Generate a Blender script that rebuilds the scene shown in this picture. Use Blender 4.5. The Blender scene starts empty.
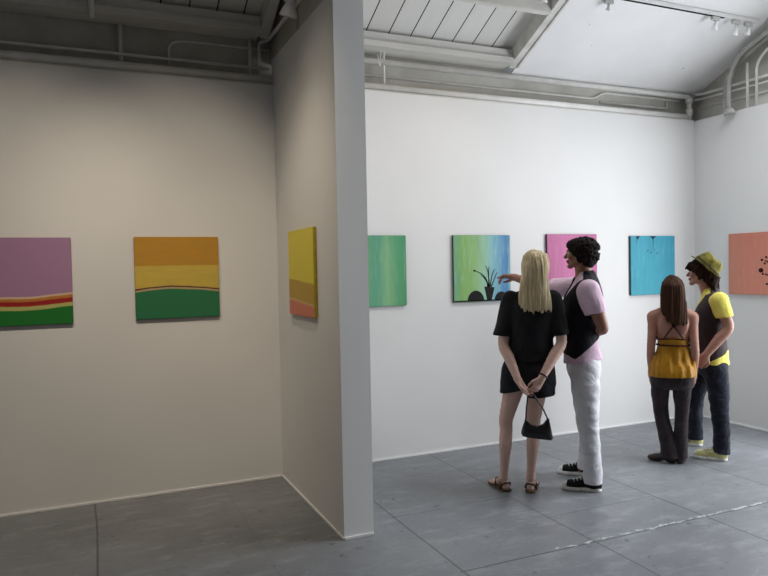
import bpy, bmesh, math, random
import numpy as np
from mathutils import Vector, Matrix

random.seed(7)
C = bpy.context.scene.collection
PI = math.pi

# ------------------------------------------------------------------ helpers
def lin(r, g, b):
    def f(c):
        c /= 255.0
        return c / 12.92 if c <= 0.04045 else ((c + 0.055) / 1.055) ** 2.4
    return (f(r), f(g), f(b), 1.0)

class NT:
    """small helper around a material's node tree"""
    def __init__(self, name, rough=0.6, spec=0.3, metal=0.0):
        self.m = bpy.data.materials.new(name)
        self.m.use_nodes = True
        self.t = self.m.node_tree
        self.b = self.t.nodes['Principled BSDF']
        self.b.inputs['Roughness'].default_value = rough
        self.b.inputs['Specular IOR Level'].default_value = spec
        self.b.inputs['Metallic'].default_value = metal
        self._obj = None
    def n(self, kind, **kw):
        nd = self.t.nodes.new(kind)
        for k, v in kw.items():
            setattr(nd, k, v)
        return nd
    def link(self, a, b):
        self.t.links.new(a, b)
    def put(self, sock, v):
        if hasattr(v, 'links') or hasattr(v, 'is_linked'):
            self.link(v, sock)
        else:
            sock.default_value = v
    def coord(self):
        if self._obj is None:
            self._obj = self.n('ShaderNodeTexCoord').outputs['Object']
        return self._obj
    def xyz(self, v=None):
        s = self.n('ShaderNodeSeparateXYZ'); self.link(v or self.coord(), s.inputs[0]); return s.outputs
    def math(self, op, a, b=0.0, c=0.0, clamp=False):
        nd = self.n('ShaderNodeMath', operation=op); nd.use_clamp = clamp
        self.put(nd.inputs[0], a); self.put(nd.inputs[1], b); self.put(nd.inputs[2], c)
        return nd.outputs[0]
    def scale(self, sx, sy, sz, v=None, loc=(0, 0, 0)):
        mp = self.n('ShaderNodeMapping'); self.link(v or self.coord(), mp.inputs[0])
        mp.inputs['Scale'].default_value = (sx, sy, sz); mp.inputs['Location'].default_value = loc
        return mp.outputs[0]
    def noise(self, scale=5.0, detail=3.0, rough=0.5, vec=None, dist=0.0):
        nd = self.n('ShaderNodeTexNoise')
        self.link(vec or self.coord(), nd.inputs['Vector'])
        nd.inputs['Scale'].default_value = scale; nd.inputs['Detail'].default_value = detail
        nd.inputs['Roughness'].default_value = rough; nd.inputs['Distortion'].default_value = dist
        return nd.outputs['Fac']
    def ramp(self, fac, stops, interp='LINEAR'):
        nd = self.n('ShaderNodeValToRGB'); self.link(fac, nd.inputs[0])
        cr = nd.color_ramp; cr.interpolation = interp
        while len(cr.elements) < len(stops):
            cr.elements.new(0.5)
        for e, (p, c) in zip(cr.elements, stops):
            e.position = p; e.color = c
        return nd.outputs[0]
    def mix(self, fac, a, b, blend='MIX'):
        nd = self.n('ShaderNodeMix', data_type='RGBA', blend_type=blend)
        self.put(nd.inputs[0], fac); self.put(nd.inputs[6], a); self.put(nd.inputs[7], b)
        return nd.outputs[2]
    def color(self, v):
        self.put(self.b.inputs['Base Color'], v); return self
    def bump(self, h, strength=0.2, dist=0.01):
        nd = self.n('ShaderNodeBump'); nd.inputs['Strength'].default_value = strength
        nd.inputs['Distance'].default_value = dist
        self.link(h, nd.inputs['Height']); self.link(nd.outputs[0], self.b.inputs['Normal']); return self

def mottled(name, c, c2=None, scale=6.0, rough=0.6, spec=0.3, bump=0.0, stretch=(1, 1, 1), metal=0.0, detail=4.0):
    t = NT(name, rough, spec, metal)
    v = t.scale(*stretch)
    f = t.noise(scale, detail, 0.55, v)
    c2 = c2 or tuple(x * 0.85 for x in c[:3]) + (1,)
    t.color(t.ramp(f, [(0.35, c2), (0.65, c)]))
    if bump:
        t.bump(f, bump)
    return t.m

def link_mesh(name, me, mat, parent=None, smooth=False):
    o = bpy.data.objects.new(name, me)
    C.objects.link(o)
    for m in (mat if isinstance(mat, (list, tuple)) else [mat]):
        me.materials.append(m)
    if smooth:
        me.polygons.foreach_set('use_smooth', [True] * len(me.polygons))
    if parent is not None:
        o.parent = parent
    return o

def obj(name, bm, mat, parent=None, smooth=False, bevel=0.0):
    if bevel:
        bmesh.ops.bevel(bm, geom=list(bm.edges), offset=bevel, segments=2, affect='EDGES', profile=0.6)
    bmesh.ops.recalc_face_normals(bm, faces=bm.faces)
    me = bpy.data.meshes.new(name)
    bm.to_mesh(me); bm.free()
    return link_mesh(name, me, mat, parent, smooth)

def add_box(bm, x0, x1, y0, y1, z0, z1):
    vs = [bm.verts.new(p) for p in ((x0, y0, z0), (x1, y0, z0), (x1, y1, z0), (x0, y1, z0),
                                    (x0, y0, z1), (x1, y0, z1), (x1, y1, z1), (x0, y1, z1))]
    for f in ((0, 3, 2, 1), (4, 5, 6, 7), (0, 1, 5, 4), (1, 2, 6, 5), (2, 3, 7, 6), (3, 0, 4, 7)):
        bm.faces.new([vs[i] for i in f])
    return vs

def box(x0, x1, y0, y1, z0, z1):
    bm = bmesh.new(); add_box(bm, x0, x1, y0, y1, z0, z1); return bm

def add_prism(bm, poly, axis, a, b):
    """extrude a polygon given in the two other axes along axis from a to b"""
    def P(u, v, w):
        return {0: (w, u, v), 1: (u, w, v), 2: (u, v, w)}[axis]
    A = [bm.verts.new(P(u, v, a)) for u, v in poly]
    B = [bm.verts.new(P(u, v, b)) for u, v in poly]
    n = len(poly)
    bm.faces.new(A); bm.faces.new(B[::-1])
    for i in range(n):
        bm.faces.new([A[i], B[i], B[(i + 1) % n], A[(i + 1) % n]])

def smooth_path(pts, r=0.05, n=6):
    """round the corners of a polyline"""
    pts = [Vector(p) for p in pts]
    out = [pts[0]]
    for i in range(1, len(pts) - 1):
        a, b, c = pts[i - 1], pts[i], pts[i + 1]
        d1 = (a - b); d2 = (c - b)
        rr = min(r, d1.length * 0.48, d2.length * 0.48)
        p, q = b + d1.normalized() * rr, b + d2.normalized() * rr
        for k in range(n + 1):
            t = k / n
            out.append(p * (1 - t) ** 2 + b * 2 * t * (1 - t) + q * t * t)
    out.append(pts[-1])
    return out

def add_tube(bm, pts, r, seg=10, cap=True):
    pts = [Vector(p) for p in pts]
    rs = r if isinstance(r, (list, tuple)) else [r] * len(pts)
    rings = []
    up = None
    for i, p in enumerate(pts):
        d = (pts[min(i + 1, len(pts) - 1)] - pts[max(i - 1, 0)]).normalized()
        if up is None:
            up = d.orthogonal().normalized()
        up = (up - d * up.dot(d)).normalized()
        s = d.cross(up)
        rings.append([bm.verts.new(p + (up * math.cos(2 * PI * k / seg) + s * math.sin(2 * PI * k / seg)) * rs[i]) for k in range(seg)])
    for a, b in zip(rings, rings[1:]):
        for k in range(seg):
            bm.faces.new([a[k], a[(k + 1) % seg], b[(k + 1) % seg], b[k]])
    if cap:
        bm.faces.new(rings[0][::-1]); bm.faces.new(rings[-1])

def add_lathe(bm, prof, seg=24, M=None):
    """prof: (r, z) pairs turned about local z, M a matrix"""
    M = M or Matrix()
    rings = []
    for r, z in prof:
        if r < 1e-6:
            rings.append([bm.verts.new(M @ Vector((0, 0, z)))])
        else:
            rings.append([bm.verts.new(M @ Vector((r * math.cos(2 * PI * k / seg), r * math.sin(2 * PI * k / seg), z))) for k in range(seg)])
    for a, b in zip(rings, rings[1:]):
        for k in range(seg):
            k2 = (k + 1) % seg
            if len(a) == 1 and len(b) == 1:
                continue
            if len(a) == 1:
                bm.faces.new([a[0], b[k], b[k2]])
            elif len(b) == 1:
                bm.faces.new([a[k], b[0], a[k2]])
            else:
                bm.faces.new([a[k], b[k], b[k2], a[k2]])

def aim(p, q):
    """matrix at p whose +z points to q"""
    d = (Vector(q) - Vector(p)).normalized()
    return Matrix.Translation(p) @ d.to_track_quat('Z', 'Y').to_matrix().to_4x4()

def tag(o, label, cat, group=None):
    o['label'] = label; o['category'] = cat
    if group:
        o['group'] = group
    return o

def thing(name, label, cat, loc=(0, 0, 0), rotz=0.0, group=None):
    o = bpy.data.objects.new(name, None); C.objects.link(o)
    o.empty_display_size = 0.1
    o.location = loc; o.rotation_euler = (0, 0, rotz)
    return tag(o, label, cat, group)

def struct(name, bm, mat, parent=None, bevel=0.0, smooth=False):
    o = obj(name, bm, mat, parent, smooth, bevel)
    if parent is None:
        o['kind'] = 'structure'
    return o

def copy_tree(o, parent=None):
    c = o.copy(); C.objects.link(c)
    if parent is not None:
        c.parent = parent
    for ch in list(o.children):
        copy_tree(ch, c)
    return c
# ------------------------------------------------------------------ the room's measures (metres)
YB = 5.304          # face of the white picture wall
YO = 5.434          # old wall behind it
ZA = 3.105         # top of the alcove's lining
ZT = 3.150          # top of the white lining
XP0, XP1, YP = 1.386, 1.579, 3.857   # partition
XR = 5.968          # face of the white side wall
XL, YF = -2.6, -2.2
SL = 0.47           # slope of the roof
def roof(y, off=0.0):
    return 3.48 + off + SL * (5.30 - y)
YRIDGE = 1.6

# ------------------------------------------------------------------ materials
def wall_mat(name, c, rough=0.7):
    t = NT(name, rough, 0.25)
    f = t.noise(1.3, 4, 0.5)
    g = t.noise(40, 3, 0.6)
    c2 = tuple(x * 0.95 for x in c[:3]) + (1,)
    t.color(t.ramp(f, [(0.3, c2), (0.7, c)]))
    t.bump(g, 0.04, 0.004)
    return t.m
M_wall = wall_mat('white_wall_paint', (0.78, 0.775, 0.765, 1))
M_base = wall_mat('white_base_bead', (0.86, 0.86, 0.85, 1))
M_old = mottled('old_grey_wall_paint', (0.56, 0.545, 0.50, 1), (0.44, 0.425, 0.385, 1), 3.0, 0.75, 0.2, 0.1)
def lining_mat():
    t = NT('white_ceiling_lining', 0.7, 0.25)
    big = t.noise(1.1, 5, 0.6); fine = t.noise(13, 4, 0.65)
    c = t.ramp(big, [(0.3, (0.78, 0.78, 0.785, 1)), (0.7, (0.87, 0.87, 0.87, 1))])
    sp = t.ramp(fine, [(0.70, (0, 0, 0, 1)), (0.73, (1, 1, 1, 1))])
    t.color(t.mix(t.math('MULTIPLY', sp, 0.6), c, (0.25, 0.25, 0.25, 1))).bump(big, 0.15, 0.03)
    return t.m
M_panel = lining_mat()
M_beam = mottled('off_white_painted_timber', (0.70, 0.69, 0.655, 1), (0.58, 0.57, 0.535, 1), 3.0, 0.6, 0.3, 0.08, (0.4, 3, 3))
M_pipe = mottled('painted_pipe', (0.80, 0.79, 0.765, 1), (0.70, 0.69, 0.66, 1), 8.0, 0.45, 0.4)
M_steel = mottled('grey_painted_steel', (0.55, 0.55, 0.53, 1), (0.42, 0.42, 0.40, 1), 9.0, 0.4, 0.4)
M_white = mottled('white_enamel', (0.82, 0.82, 0.82, 1), (0.75, 0.75, 0.75, 1), 5.0, 0.35, 0.5)
M_dark = mottled('dark_gap', (0.03, 0.03, 0.03, 1), None, 5.0, 0.8, 0.1)

def plank_mat():
    t = NT('off_white_roof_planks', 0.65, 0.25)
    x, y, z = t.xyz()
    s = t.math('DIVIDE', t.math('ADD', x, 20.0 - 0.055), 0.205)
    fr = t.math('FRACT', s)
    edge = t.math('ABSOLUTE', t.math('SUBTRACT', fr, 0.5))
    gap = t.math('GREATER_THAN', edge, 0.475)
    idn = t.n('ShaderNodeTexWhiteNoise', noise_dimensions='1D')
    t.link(t.math('FLOOR', s), idn.inputs['W'])
    g = t.noise(3, 5, 0.6, t.scale(6, 0.8, 1))
    base = t.mix(t.math('MULTIPLY', idn.outputs['Value'], 0.5), (0.76, 0.755, 0.73, 1), (0.66, 0.65, 0.62, 1))
    base = t.mix(t.math('MULTIPLY', g, 0.35), base, (0.50, 0.49, 0.46, 1))
    t.color(t.mix(gap, base, (0.02, 0.02, 0.02, 1)))
    return t.m
M_plank = plank_mat()

def floor_mat():
    t = NT('grey_painted_floor', 0.38, 0.5)
    wob = t.noise(1.2, 2, 0.5)
    wob2 = t.math('MULTIPLY', t.math('SUBTRACT', wob, 0.5), 0.03)
    x, y, z = t.xyz()
    s = t.math('FRACT', t.math('DIVIDE', t.math('ADD', t.math('ADD', x, wob2), 9.05 - 0.005), 0.905))
    e = t.math('ABSOLUTE', t.math('SUBTRACT', s, 0.5))
    vline = t.math('MULTIPLY', t.math('GREATER_THAN', e, 0.4935), t.math('SUBTRACT', 1.0, t.math('MULTIPLY', 0.8, t.math('LESS_THAN', t.math('ABSOLUTE', t.math('SUBTRACT', x, 0.91)), 0.2))))
    yy = t.math('ADD', y, wob2)
    def hl(y0, w, xa, xb):
        a = t.math('LESS_THAN', t.math('ABSOLUTE', t.math('SUBTRACT', yy, y0)), w)
        b = t.math('MULTIPLY', t.math('GREATER_THAN', x, xa), t.math('LESS_THAN', x, xb))
        return t.math('MULTIPLY', a, b)
    h = t.math('MAXIMUM', hl(3.15, 0.007, 1.8, 6.0), hl(4.05, 0.004, 1.8, 2.72))
    h = t.math('MAXIMUM', h, hl(3.6, 0.004, 2.72, 3.63))
    line = t.math('MAXIMUM', vline, h)
    big = t.noise(0.9, 5, 0.6)
    fine = t.noise(11, 5, 0.65)
    base = t.ramp(big, [(0.3, (0.135, 0.143, 0.155, 1)), (0.7, (0.215, 0.226, 0.242, 1))])
    scuff = t.ramp(t.noise(5.5, 6, 0.7, t.scale(0.6, 1.6, 1)), [(0.50, (0, 0, 0, 1)), (0.66, (1, 1, 1, 1))])
    base = t.mix(t.math('MULTIPLY', scuff, 0.5), base, (0.30, 0.315, 0.33, 1))
    speck = t.ramp(t.noise(26, 3, 0.6), [(0.665, (0, 0, 0, 1)), (0.70, (1, 1, 1, 1))])
    base = t.mix(t.math('MULTIPLY', speck, 0.5), base, (0.38, 0.38, 0.37, 1))
    dk = t.ramp(t.noise(15, 4, 0.6, t.scale(1, 1, 1, loc=(3, 7, 1))), [(0.635, (0, 0, 0, 1)), (0.70, (1, 1, 1, 1))])
    base = t.mix(t.math('MULTIPLY', dk, 0.7), base, (0.06, 0.06, 0.06, 1))
    base = t.mix(t.math('MULTIPLY', line, 0.75), base, (0.05, 0.05, 0.05, 1))
    # worn, chipped pale line beside the cross seam
    chip = t.math('LESS_THAN', t.math('ABSOLUTE', t.math('SUBTRACT', t.math('ADD', y, t.math('MULTIPLY', t.math('SUBTRACT', t.noise(7, 4, 0.7), 0.5), 0.09)), 3.165)), 0.010)
    chip = t.math('MULTIPLY', chip, t.math('MULTIPLY', t.math('GREATER_THAN', x, 2.45), t.math('LESS_THAN', x, 4.9)))
    chip = t.math('MULTIPLY', chip, t.math('GREATER_THAN', t.noise(17, 4, 0.7), 0.50))
    base = t.mix(t.math('MULTIPLY', chip, 0.8), base, (0.48, 0.52, 0.51, 1))
    t.color(base)
    r = t.math('ADD', 0.30, t.math('MULTIPLY', fine, 0.22))
    t.link(r, t.b.inputs['Roughness'])
    t.bump(t.math('SUBTRACT', fine, line), 0.12, 0.004)
    return t.m
M_floor = floor_mat()

# ------------------------------------------------------------------ setting
struct('floor', box(XL - 0.1, XR + 0.25, YF - 0.1, YO + 0.15, -0.12, 0.0), M_floor)
# white picture wall, one lining each side of the partition, with the old wall behind
struct('wall_back', box(XP1, XR + 0.02, YB, YO - 0.01, 0, ZT), M_wall)
struct('wall_alcove', box(XL, XP0 + 0.005, YB - 0.045, YO - 0.01, 0, ZA), M_wall)
struct('wall_back_upper', box(XL, XR + 0.25, YO, YO + 0.12, 0, 4.0), M_old)
bm = bmesh.new()
wy0, wy1, wz0, wz1 = 1.3, 4.15, 0.25, 2.9
for a in ((YF, wy0, 0, ZT), (wy1, YB, 0, ZT), (wy0, wy1, 0, wz0), (wy0, wy1, wz1, ZT)):
    add_box(bm, XR, XR + 0.11, a[0], a[1], a[2], a[3])
struct('wall_right', bm, M_wall)
bm = bmesh.new()
for a in ((YF, wy0, 0, 5.6), (wy1, YO, 0, 5.6), (wy0, wy1, 0, wz0), (wy0, wy1, wz1, 5.6)):
    add_box(bm, XR + 0.115, XR + 0.25, a[0], a[1], a[2], a[3])
struct('wall_right_upper', bm, M_old)
M_dim = mottled('bare_grey_plaster', (0.18, 0.17, 0.16, 1), (0.14, 0.135, 0.13, 1), 4.0, 0.8, 0.2)
struct('wall_left', box(XL - 0.12, XL, YF, YO, 0, 5.6), M_dim)
struct('wall_front', box(XL - 0.12, XR + 0.25, YF - 0.12, YF, 0, 5.6), M_dim)
# partition: lined wing with the bare upper strip on its alcove side
bm = bmesh.new()
add_box(bm, XP0, XP1, YP, YB - 0.001, 0, 3.315)
struct('wall_partition', bm, M_wall)
bm = bmesh.new()
add_prism(bm, [(YP, 3.316), (YO - 0.001, 3.316), (YO - 0.001, roof(YO, 0.15)), (YP, roof(YP, 0.15))], 0, XP0 + 0.03, XP1)
struct('wall_partition_upper', bm, M_old)
bm = bmesh.new(); add_box(bm, XP0, XP1 + 0.002, YP - 0.014, YP - 0.001, 0, roof(YP, 0.1))
struct('wall_partition_end', bm, M_wall)
# base beads
def base(name, *b):
    struct(name, box(*b), M_base, bevel=0.003)
base('baseboard_alcove', XL, XP0 - 0.012, YB - 0.054, YB - 0.0455, 0, 0.018)
base('baseboard_back', XP1 + 0.002, XR - 0.012, YB - 0.010, YB - 0.0005, 0, 0.018)
base('baseboard_right', XR - 0.010, XR - 0.0005, YF, YB - 0.012, 0, 0.018)
base('baseboard_partition', XP0 - 0.010, XP0 - 0.0005, YP - 0.02, YB - 0.056, 0, 0.018)
base('baseboard_partition_end', XP0, XP1, YP - 0.024, YP - 0.0145, 0, 0.018)
# window in the side wall, out of the frame: the daylight comes through it
bm = bmesh.new()
fr = 0.07
add_box(bm, XR + 0.02, XR + 0.2, wy0, wy0 + fr, wz0, wz1); add_box(bm, XR + 0.02, XR + 0.2, wy1 - fr, wy1, wz0, wz1)
add_box(bm, XR + 0.02, XR + 0.2, wy0 + fr, wy1 - fr, wz0, wz0 + fr); add_box(bm, XR + 0.02, XR + 0.2, wy0 + fr, wy1 - fr, wz1 - fr, wz1)
ym = (wy0 + wy1) / 2
add_box(bm, XR + 0.08, XR + 0.14, ym - 0.03, ym + 0.03, wz0 + fr, wz1 - fr)
struct('window_1', bm, M_white)

# roof: planks over rafters on the plank bays, a flush white lining on the end bay
def slope_slab(x0, x1, ya, yb, off, th):
    bm = bmesh.new()
    add_prism(bm, [(ya, roof(ya, off)), (yb, roof(yb, off)), (yb, roof(yb, off + th)), (ya, roof(ya, off + th))], 0, x0, x1)
    return bm
XRAF = 3.70
struct('ceiling', slope_slab(XL, XRAF, YRIDGE, YO + 0.1, 0.15, 0.05), M_plank)
SX0, SX1, SY0, SY1 = 3.95, 5.75, 2.2, 3.85        # opening for an added, unseen skylight that brightens the white walls
bm = bmesh.new()
for x0, x1, ya, yb in ((XRAF - 0.005, XR + 0.25, SY1, YO + 0.1), (XRAF - 0.005, XR + 0.25, YRIDGE, SY0), (XRAF - 0.005, SX0, SY0, SY1), (SX1, XR + 0.25, SY0, SY1)):
    add_prism(bm, [(ya, roof(ya)), (yb, roof(yb)), (yb, roof(yb, 0.03)), (ya, roof(ya, 0.03))], 0, x0, x1)
struct('ceiling_lining', bm, M_panel)
bm = bmesh.new()
add_prism(bm, [(YRIDGE, roof(YRIDGE, 0.0)), (YRIDGE, roof(YRIDGE, 0.2)), (YF - 0.1, 3.6), (YF - 0.1, 3.4)], 0, XL - 0.1, XR + 0.25)
struct('ceiling_front_slope', bm, M_dim)
def rafter(n, x, w=0.075):
    bm = slope_slab(x - w / 2, x + w / 2, YRIDGE, 5.30, 0.0, 0.149)
    struct('trim_%d' % n, bm, M_beam)
rafter(1, XRAF - 0.04)
rafter(2, 1.33, 0.07)
rafter(3, -1.05)
# thin drip bead along the rafter's lower edge
bm = slope_slab(XRAF - 0.004, XRAF + 0.012, YRIDGE, 5.28, -0.012, 0.014)
struct('trim_4', bm, M_beam)
# purlins between the rafters
def cross(n, x0, x1, y, h0, h1, d):
    bm = bmesh.new()
    add_prism(bm, [(y - d / 2, roof(y, h0)), (y + d / 2, roof(y, h0)), (y + d / 2, roof(y, h1)), (y - d / 2, roof(y, h1))], 0, x0, x1)
    struct('trim_%d' % n, bm, M_beam)
cross(5, XP1 + 0.003, XRAF - 0.08, 4.70, 0.0, 0.13, 0.07)
cross(6, -1.01, 1.29, 4.60, 0.05, 0.10, 0.05)
# wall plates under the planks
def plate(n, x0, x1):
    bm = bmesh.new()
    add_box(bm, x0, x1, 5.225, 5.42, 3.545, 3.62)
    add_box(bm, x0, x1, 5.20, 5.42, 3.495, 3.5445)
    struct('trim_%d' % n, bm, M_beam)
plate(7, XP1 + 0.003, XRAF - 0.08)
plate(8, -1.01, 1.29)
plate(9, XL, -1.09)
# shelf board on top of the lining
struct('trim_10', box(XP1 + 0.003, XR - 0.003, YB + 0.002, YO - 0.012, ZT + 0.0005, ZT + 0.012), M_beam)
struct('trim_11', box(XL, XP0 - 0.003, YB - 0.04, YO - 0.012, ZA + 0.0005, ZA + 0.012), M_beam)
# vertical seam boards on the alcove side of the partition's upper strip
struct('trim_12', box(XP0 + 0.012, XP0 + 0.0295, 4.64, 4.70, 3.317, 3.75), M_old)

# ------------------------------------------------------------------ pipes
def pipe(name, label, pts, r, mat=None, bend=0.05, cat='pipe', seg=10, group=None):
    bm = bmesh.new(); add_tube(bm, smooth_path(pts, bend), r, seg)
    o = obj(name, bm, mat or M_pipe, smooth=True)
    return tag(o, label, cat, group)
def collars(parent, pts, r, axis):
    for p in pts:
        bm = bmesh.new(); v = Vector(axis) * 0.03
        add_tube(bm, [Vector(p) - v, Vector(p) + v], r, 12)
        obj('coupling', bm, M_pipe, parent, smooth=True)
ye = 5.372
o = pipe('heating_pipe', 'thick off-white pipe running along the very top edge of the long white picture wall', [(XP1 + 0.004, 5.335, ZT + 0.045), (5.895, 5.335, ZT + 0.045)], 0.030)
o = pipe('heating_pipe', 'thick pipe just under the roof above the long picture wall, turning down in the corner', [(XP1 + 0.004, 5.34, 3.412), (5.935, 5.34, 3.412), (5.935, 5.34, ZT + 0.0125)], 0.025, bend=0.04)
collars(o, [(5.935, 5.34, 3.375), (5.935, 5.34, 3.25)], 0.036, (0, 0, 1))
pipe('electrical_conduit', 'thin conduit between the two thick pipes of the long wall, stepping up near the corner', [(XP1 + 0.004, 5.4225, 3.315), (4.72, 5.4225, 3.315), (4.84, 5.4225, 3.385), (5.88, 5.4225, 3.385)], 0.011, M_pipe, 0.06)
pipe('electrical_conduit', 'short thin conduit low in the recess above the teal painting', [(4.80, 5.4225, 3.29), (5.70, 5.4225, 3.29), (5.70, 5.4225, 3.365)], 0.011, M_pipe, 0.03)
pipe('electrical_conduit', 'thin upright conduit rising from the picture wall beside the partition', [(2.38, 5.345, ZT + 0.085), (2.38, 5.345, 3.62)], 0.010, M_pipe)
pipe('roof_cable', 'thin white cable hanging beside the upright conduit near the partition', [(2.31, 5.32, 3.47), (2.33, 5.315, 3.35), (2.345, 5.33, 3.46), (2.35, 5.33, 3.60)], 0.005, M_white, 0.05, 'cable')
# alcove side
pipe('heating_pipe', 'thick dim pipe along the top edge of the white alcove wall', [(XL, 5.325, ZA + 0.053), (XP0 - 0.002, 5.325, ZA + 0.053)], 0.040)
pipe('electrical_conduit', 'thin conduit running level above the thick pipe of the alcove wall', [(XL, 5.36, 3.262), (XP0 - 0.003, 5.36, 3.262)], 0.011)
pipe('electrical_conduit', 'thin conduit bent into a long loop above the orange and green painting', [(0.62, 5.4245, 3.22), (0.62, 5.4245, 3.41), (0.76, 5.4245, 3.43), (1.40, 5.4245, 3.43)], 0.009, M_pipe, 0.07)
pipe('electrical_conduit', 'upright conduit crossing the recess above the gap between the two alcove paintings', [(0.275, 5.39, ZA + 0.0125), (0.275, 5.39, 3.494)], 0.016)
pipe('hanging_conduit', 'upright conduit hanging from the roof timber above the purple painting', [(0.08, 5.1805, 3.44), (0.08, 5.1805, 3.70)], 0.02)
pipe('electrical_conduit', 'upright conduit second from the partition in the alcove corner', [(1.235, 5.39, ZA + 0.0125), (1.235, 5.39, 3.494)], 0.014)
pipe('electrical_conduit', 'conduit rising from the alcove corner and running forward along the partition', [(1.31, 5.39, ZA + 0.0125), (1.31, 5.39, 3.478), (1.37, 5.33, 3.48), (1.388, 4.3, 3.50)], 0.014, M_pipe, 0.05)
# side wall
pipe('electrical_conduit', 'upper of the two level conduits on the upper side wall, starting at the corner pipe', [(5.99, 5.32, 3.435), (6.045, 5.25, 3.435), (6.055, 3.2, 3.43)], 0.014, M_pipe, 0.06)
pipe('electrical_conduit', 'second level conduit on the upper side wall, close under the first', [(6.00, 5.36, 3.385), (6.045, 5.28, 3.385), (6.06, 3.2, 3.36)], 0.010, M_pipe, 0.06)
pipe('electrical_conduit', 'lowest level conduit on the upper side wall, behind the steel arch', [(6.0735, 5.36, 3.30), (6.0735, 3.2, 3.27)], 0.009, M_pipe)
pipe('electrical_conduit', 'upright conduit on the upper side wall beside the steel arch', [(6.005, 4.70, ZT + 0.001), (6.005, 4.70, 3.60)], 0.013, M_pipe)
pipe('electrical_conduit', 'upright conduit on the upper side wall that curves over to the front', [(6.005, 4.60, ZT + 0.001), (6.005, 4.60, 3.58), (6.005, 4.45, 3.70), (6.005, 3.4, 3.86)], 0.013, M_pipe, 0.12)
# steel arch along the side wall
arch = thing('steel_arch', 'curved grey steel arch rib rising along the upper side wall', 'arch', (5.93, 4.83, 3.125))
def arch_pts(dy, dz, y1):
    base_ = [(4.83 + dy, 3.125), (4.845 + dy, 3.30), (4.835 + dy, 3.46), (4.785 + dy, 3.58), (4.70 + dy, 3.69 + dz), (4.58 + dy, 3.805 + dz), (4.40 + dy, 3.925 + dz), (4.15 + dy, 4.04 + dz), (3.8 + dy, 4.15 + dz), (y1, 4.26 + dz)]
    out = [p for p in base_ if p[1] < roof(p[0]) - 0.035]
    return out + [(out[-1][0] - 0.10, roof(out[-1][0] - 0.10) - 0.035 + 0.0)]
def arch_tube(dy, dz, r, x):
    bm = bmesh.new(); add_tube(bm, [(x - 5.93, y - 4.83, z - 3.125) for y, z in arch_pts(dy, dz, 3.3)], r, 10); return bm
obj('tube_chord', arch_tube(0, 0, 0.021, 5.92), M_steel, arch, smooth=True)
bm = bmesh.new()
P = arch_pts(0.09, 0.045, 3.35)
for (ya, za), (yb, zb) in zip(P, P[1:]):
    add_tube(bm, [(0.05, ya - 4.83, za - 3.125), (0.05, yb - 4.83, zb - 3.125)], 0.022, 8)
obj('flat_chord', bm, M_old, arch, smooth=True)
bm = bmesh.new(); add_tube(bm, [(-0.01, 0, 0.0), (-0.01, 0, 0.02)], 0.055, 12)
add_tube(bm, [(-0.01, 0, 0.015), (-0.01, 0, 0.05)], [0.05, 0.034], 12)
obj('foot_plate', bm, M_steel, arch)

# ------------------------------------------------------------------ track lights
yt = 4.42
track = thing('lighting_track', 'white ceiling lighting track carrying spotlights near the steel arch', 'lighting track', (5.0, yt, roof(yt)))
bm = bmesh.new(); add_box(bm, -0.95, 0.80, -0.02, 0.02, -0.035, -0.001); obj('rail', bm, M_white, track, bevel=0.003)
bm = bmesh.new(); add_box(bm, -0.95, 0.35, -0.010, 0.010, -0.040, -0.0355); obj('contact_groove', bm, M_dark, track)
NM = NT('lamp_glass', 0.2, 0.5); NM.color((0.9, 0.9, 0.88, 1)); M_bulb = NM.m
def spot(label, loc, to, group, drop=0.10, size=1.0):
    t = thing('track_spotlight', label, 'spotlight', loc, 0, group)
    bm = bmesh.new(); add_box(bm, -0.045, 0.045, -0.014, 0.014, -0.034, 0.0); obj('adapter', bm, M_steel, t, bevel=0.003)
    bm = bmesh.new(); add_tube(bm, [(0, 0, -0.034), (0, 0, -drop)], 0.008, 8)
    add_tube(bm, [(-0.03 * size, 0, -drop), (0.03 * size, 0, -drop)], 0.008, 8); obj('arm', bm, M_white, t, smooth=True)
    p = Vector((0, 0, -drop - 0.025 * size)); q = Vector(to) - Vector(loc)
    M = aim(p, q) @ Matrix.Scale(size, 4)
    bm = bmesh.new()
    add_lathe(bm, [(0.0, -0.055), (0.018, -0.052), (0.022, -0.03), (0.024, -0.01), (0.036, 0.015), (0.046, 0.045), (0.048, 0.055), (0.043, 0.055), (0.034, 0.02), (0.02, 0.0), (0.0, 0.0)], 20, M)
    obj('lamp_head', bm, M_white, t, smooth=True)
    bm = bmesh.new(); add_lathe(bm, [(0.0, 0.005), (0.018, 0.01), (0.030, 0.035), (0.031, 0.042), (0.0, 0.046)], 18, M)
    obj('bulb', bm, M_bulb, t, smooth=True)
    return t, Vector(loc) + p, Vector(to)
GR = 'spotlights on the white lining by the arch'
zr = roof(yt) - 0.041
spot('white track spotlight on the rail end beside the arch', (5.66, yt, zr), (5.4, 5.1, 1.6), GR, 0.065, 0.62)
spot('white track spotlight in the middle of the trio near the arch', (5.50, yt, zr), (5.3, 5.3, 1.4), GR, 0.085, 0.62)
spot('white track spotlight of the trio farthest from the arch, along the rail', (5.24, yt, zr), (5.0, 5.3, 1.6), GR, 0.065, 0.62)
spot('small lone spotlight hanging from the white ceiling lining by the rafter', (4.07, 4.48, roof(4.48) - 0.001), (4.0, 5.3, 1.6), None, 0.05, 0.5)
spot('small spotlight glinting under the roof planks beside the cross beam', (3.42, 4.50, roof(4.50) + 0.02), (3.4, 5.3, 1.6), None, 0.05, 0.8)
spot('white spotlight tucked at the top of the alcove against the partition', (1.285, 4.40, roof(4.40) + 0.148), (1.0, 5.2, 1.2), None, 0.615, 1.25)
lamps = []
ALC, GAL = 'spotlights over the alcove', 'spotlights over the long picture wall'
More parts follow.
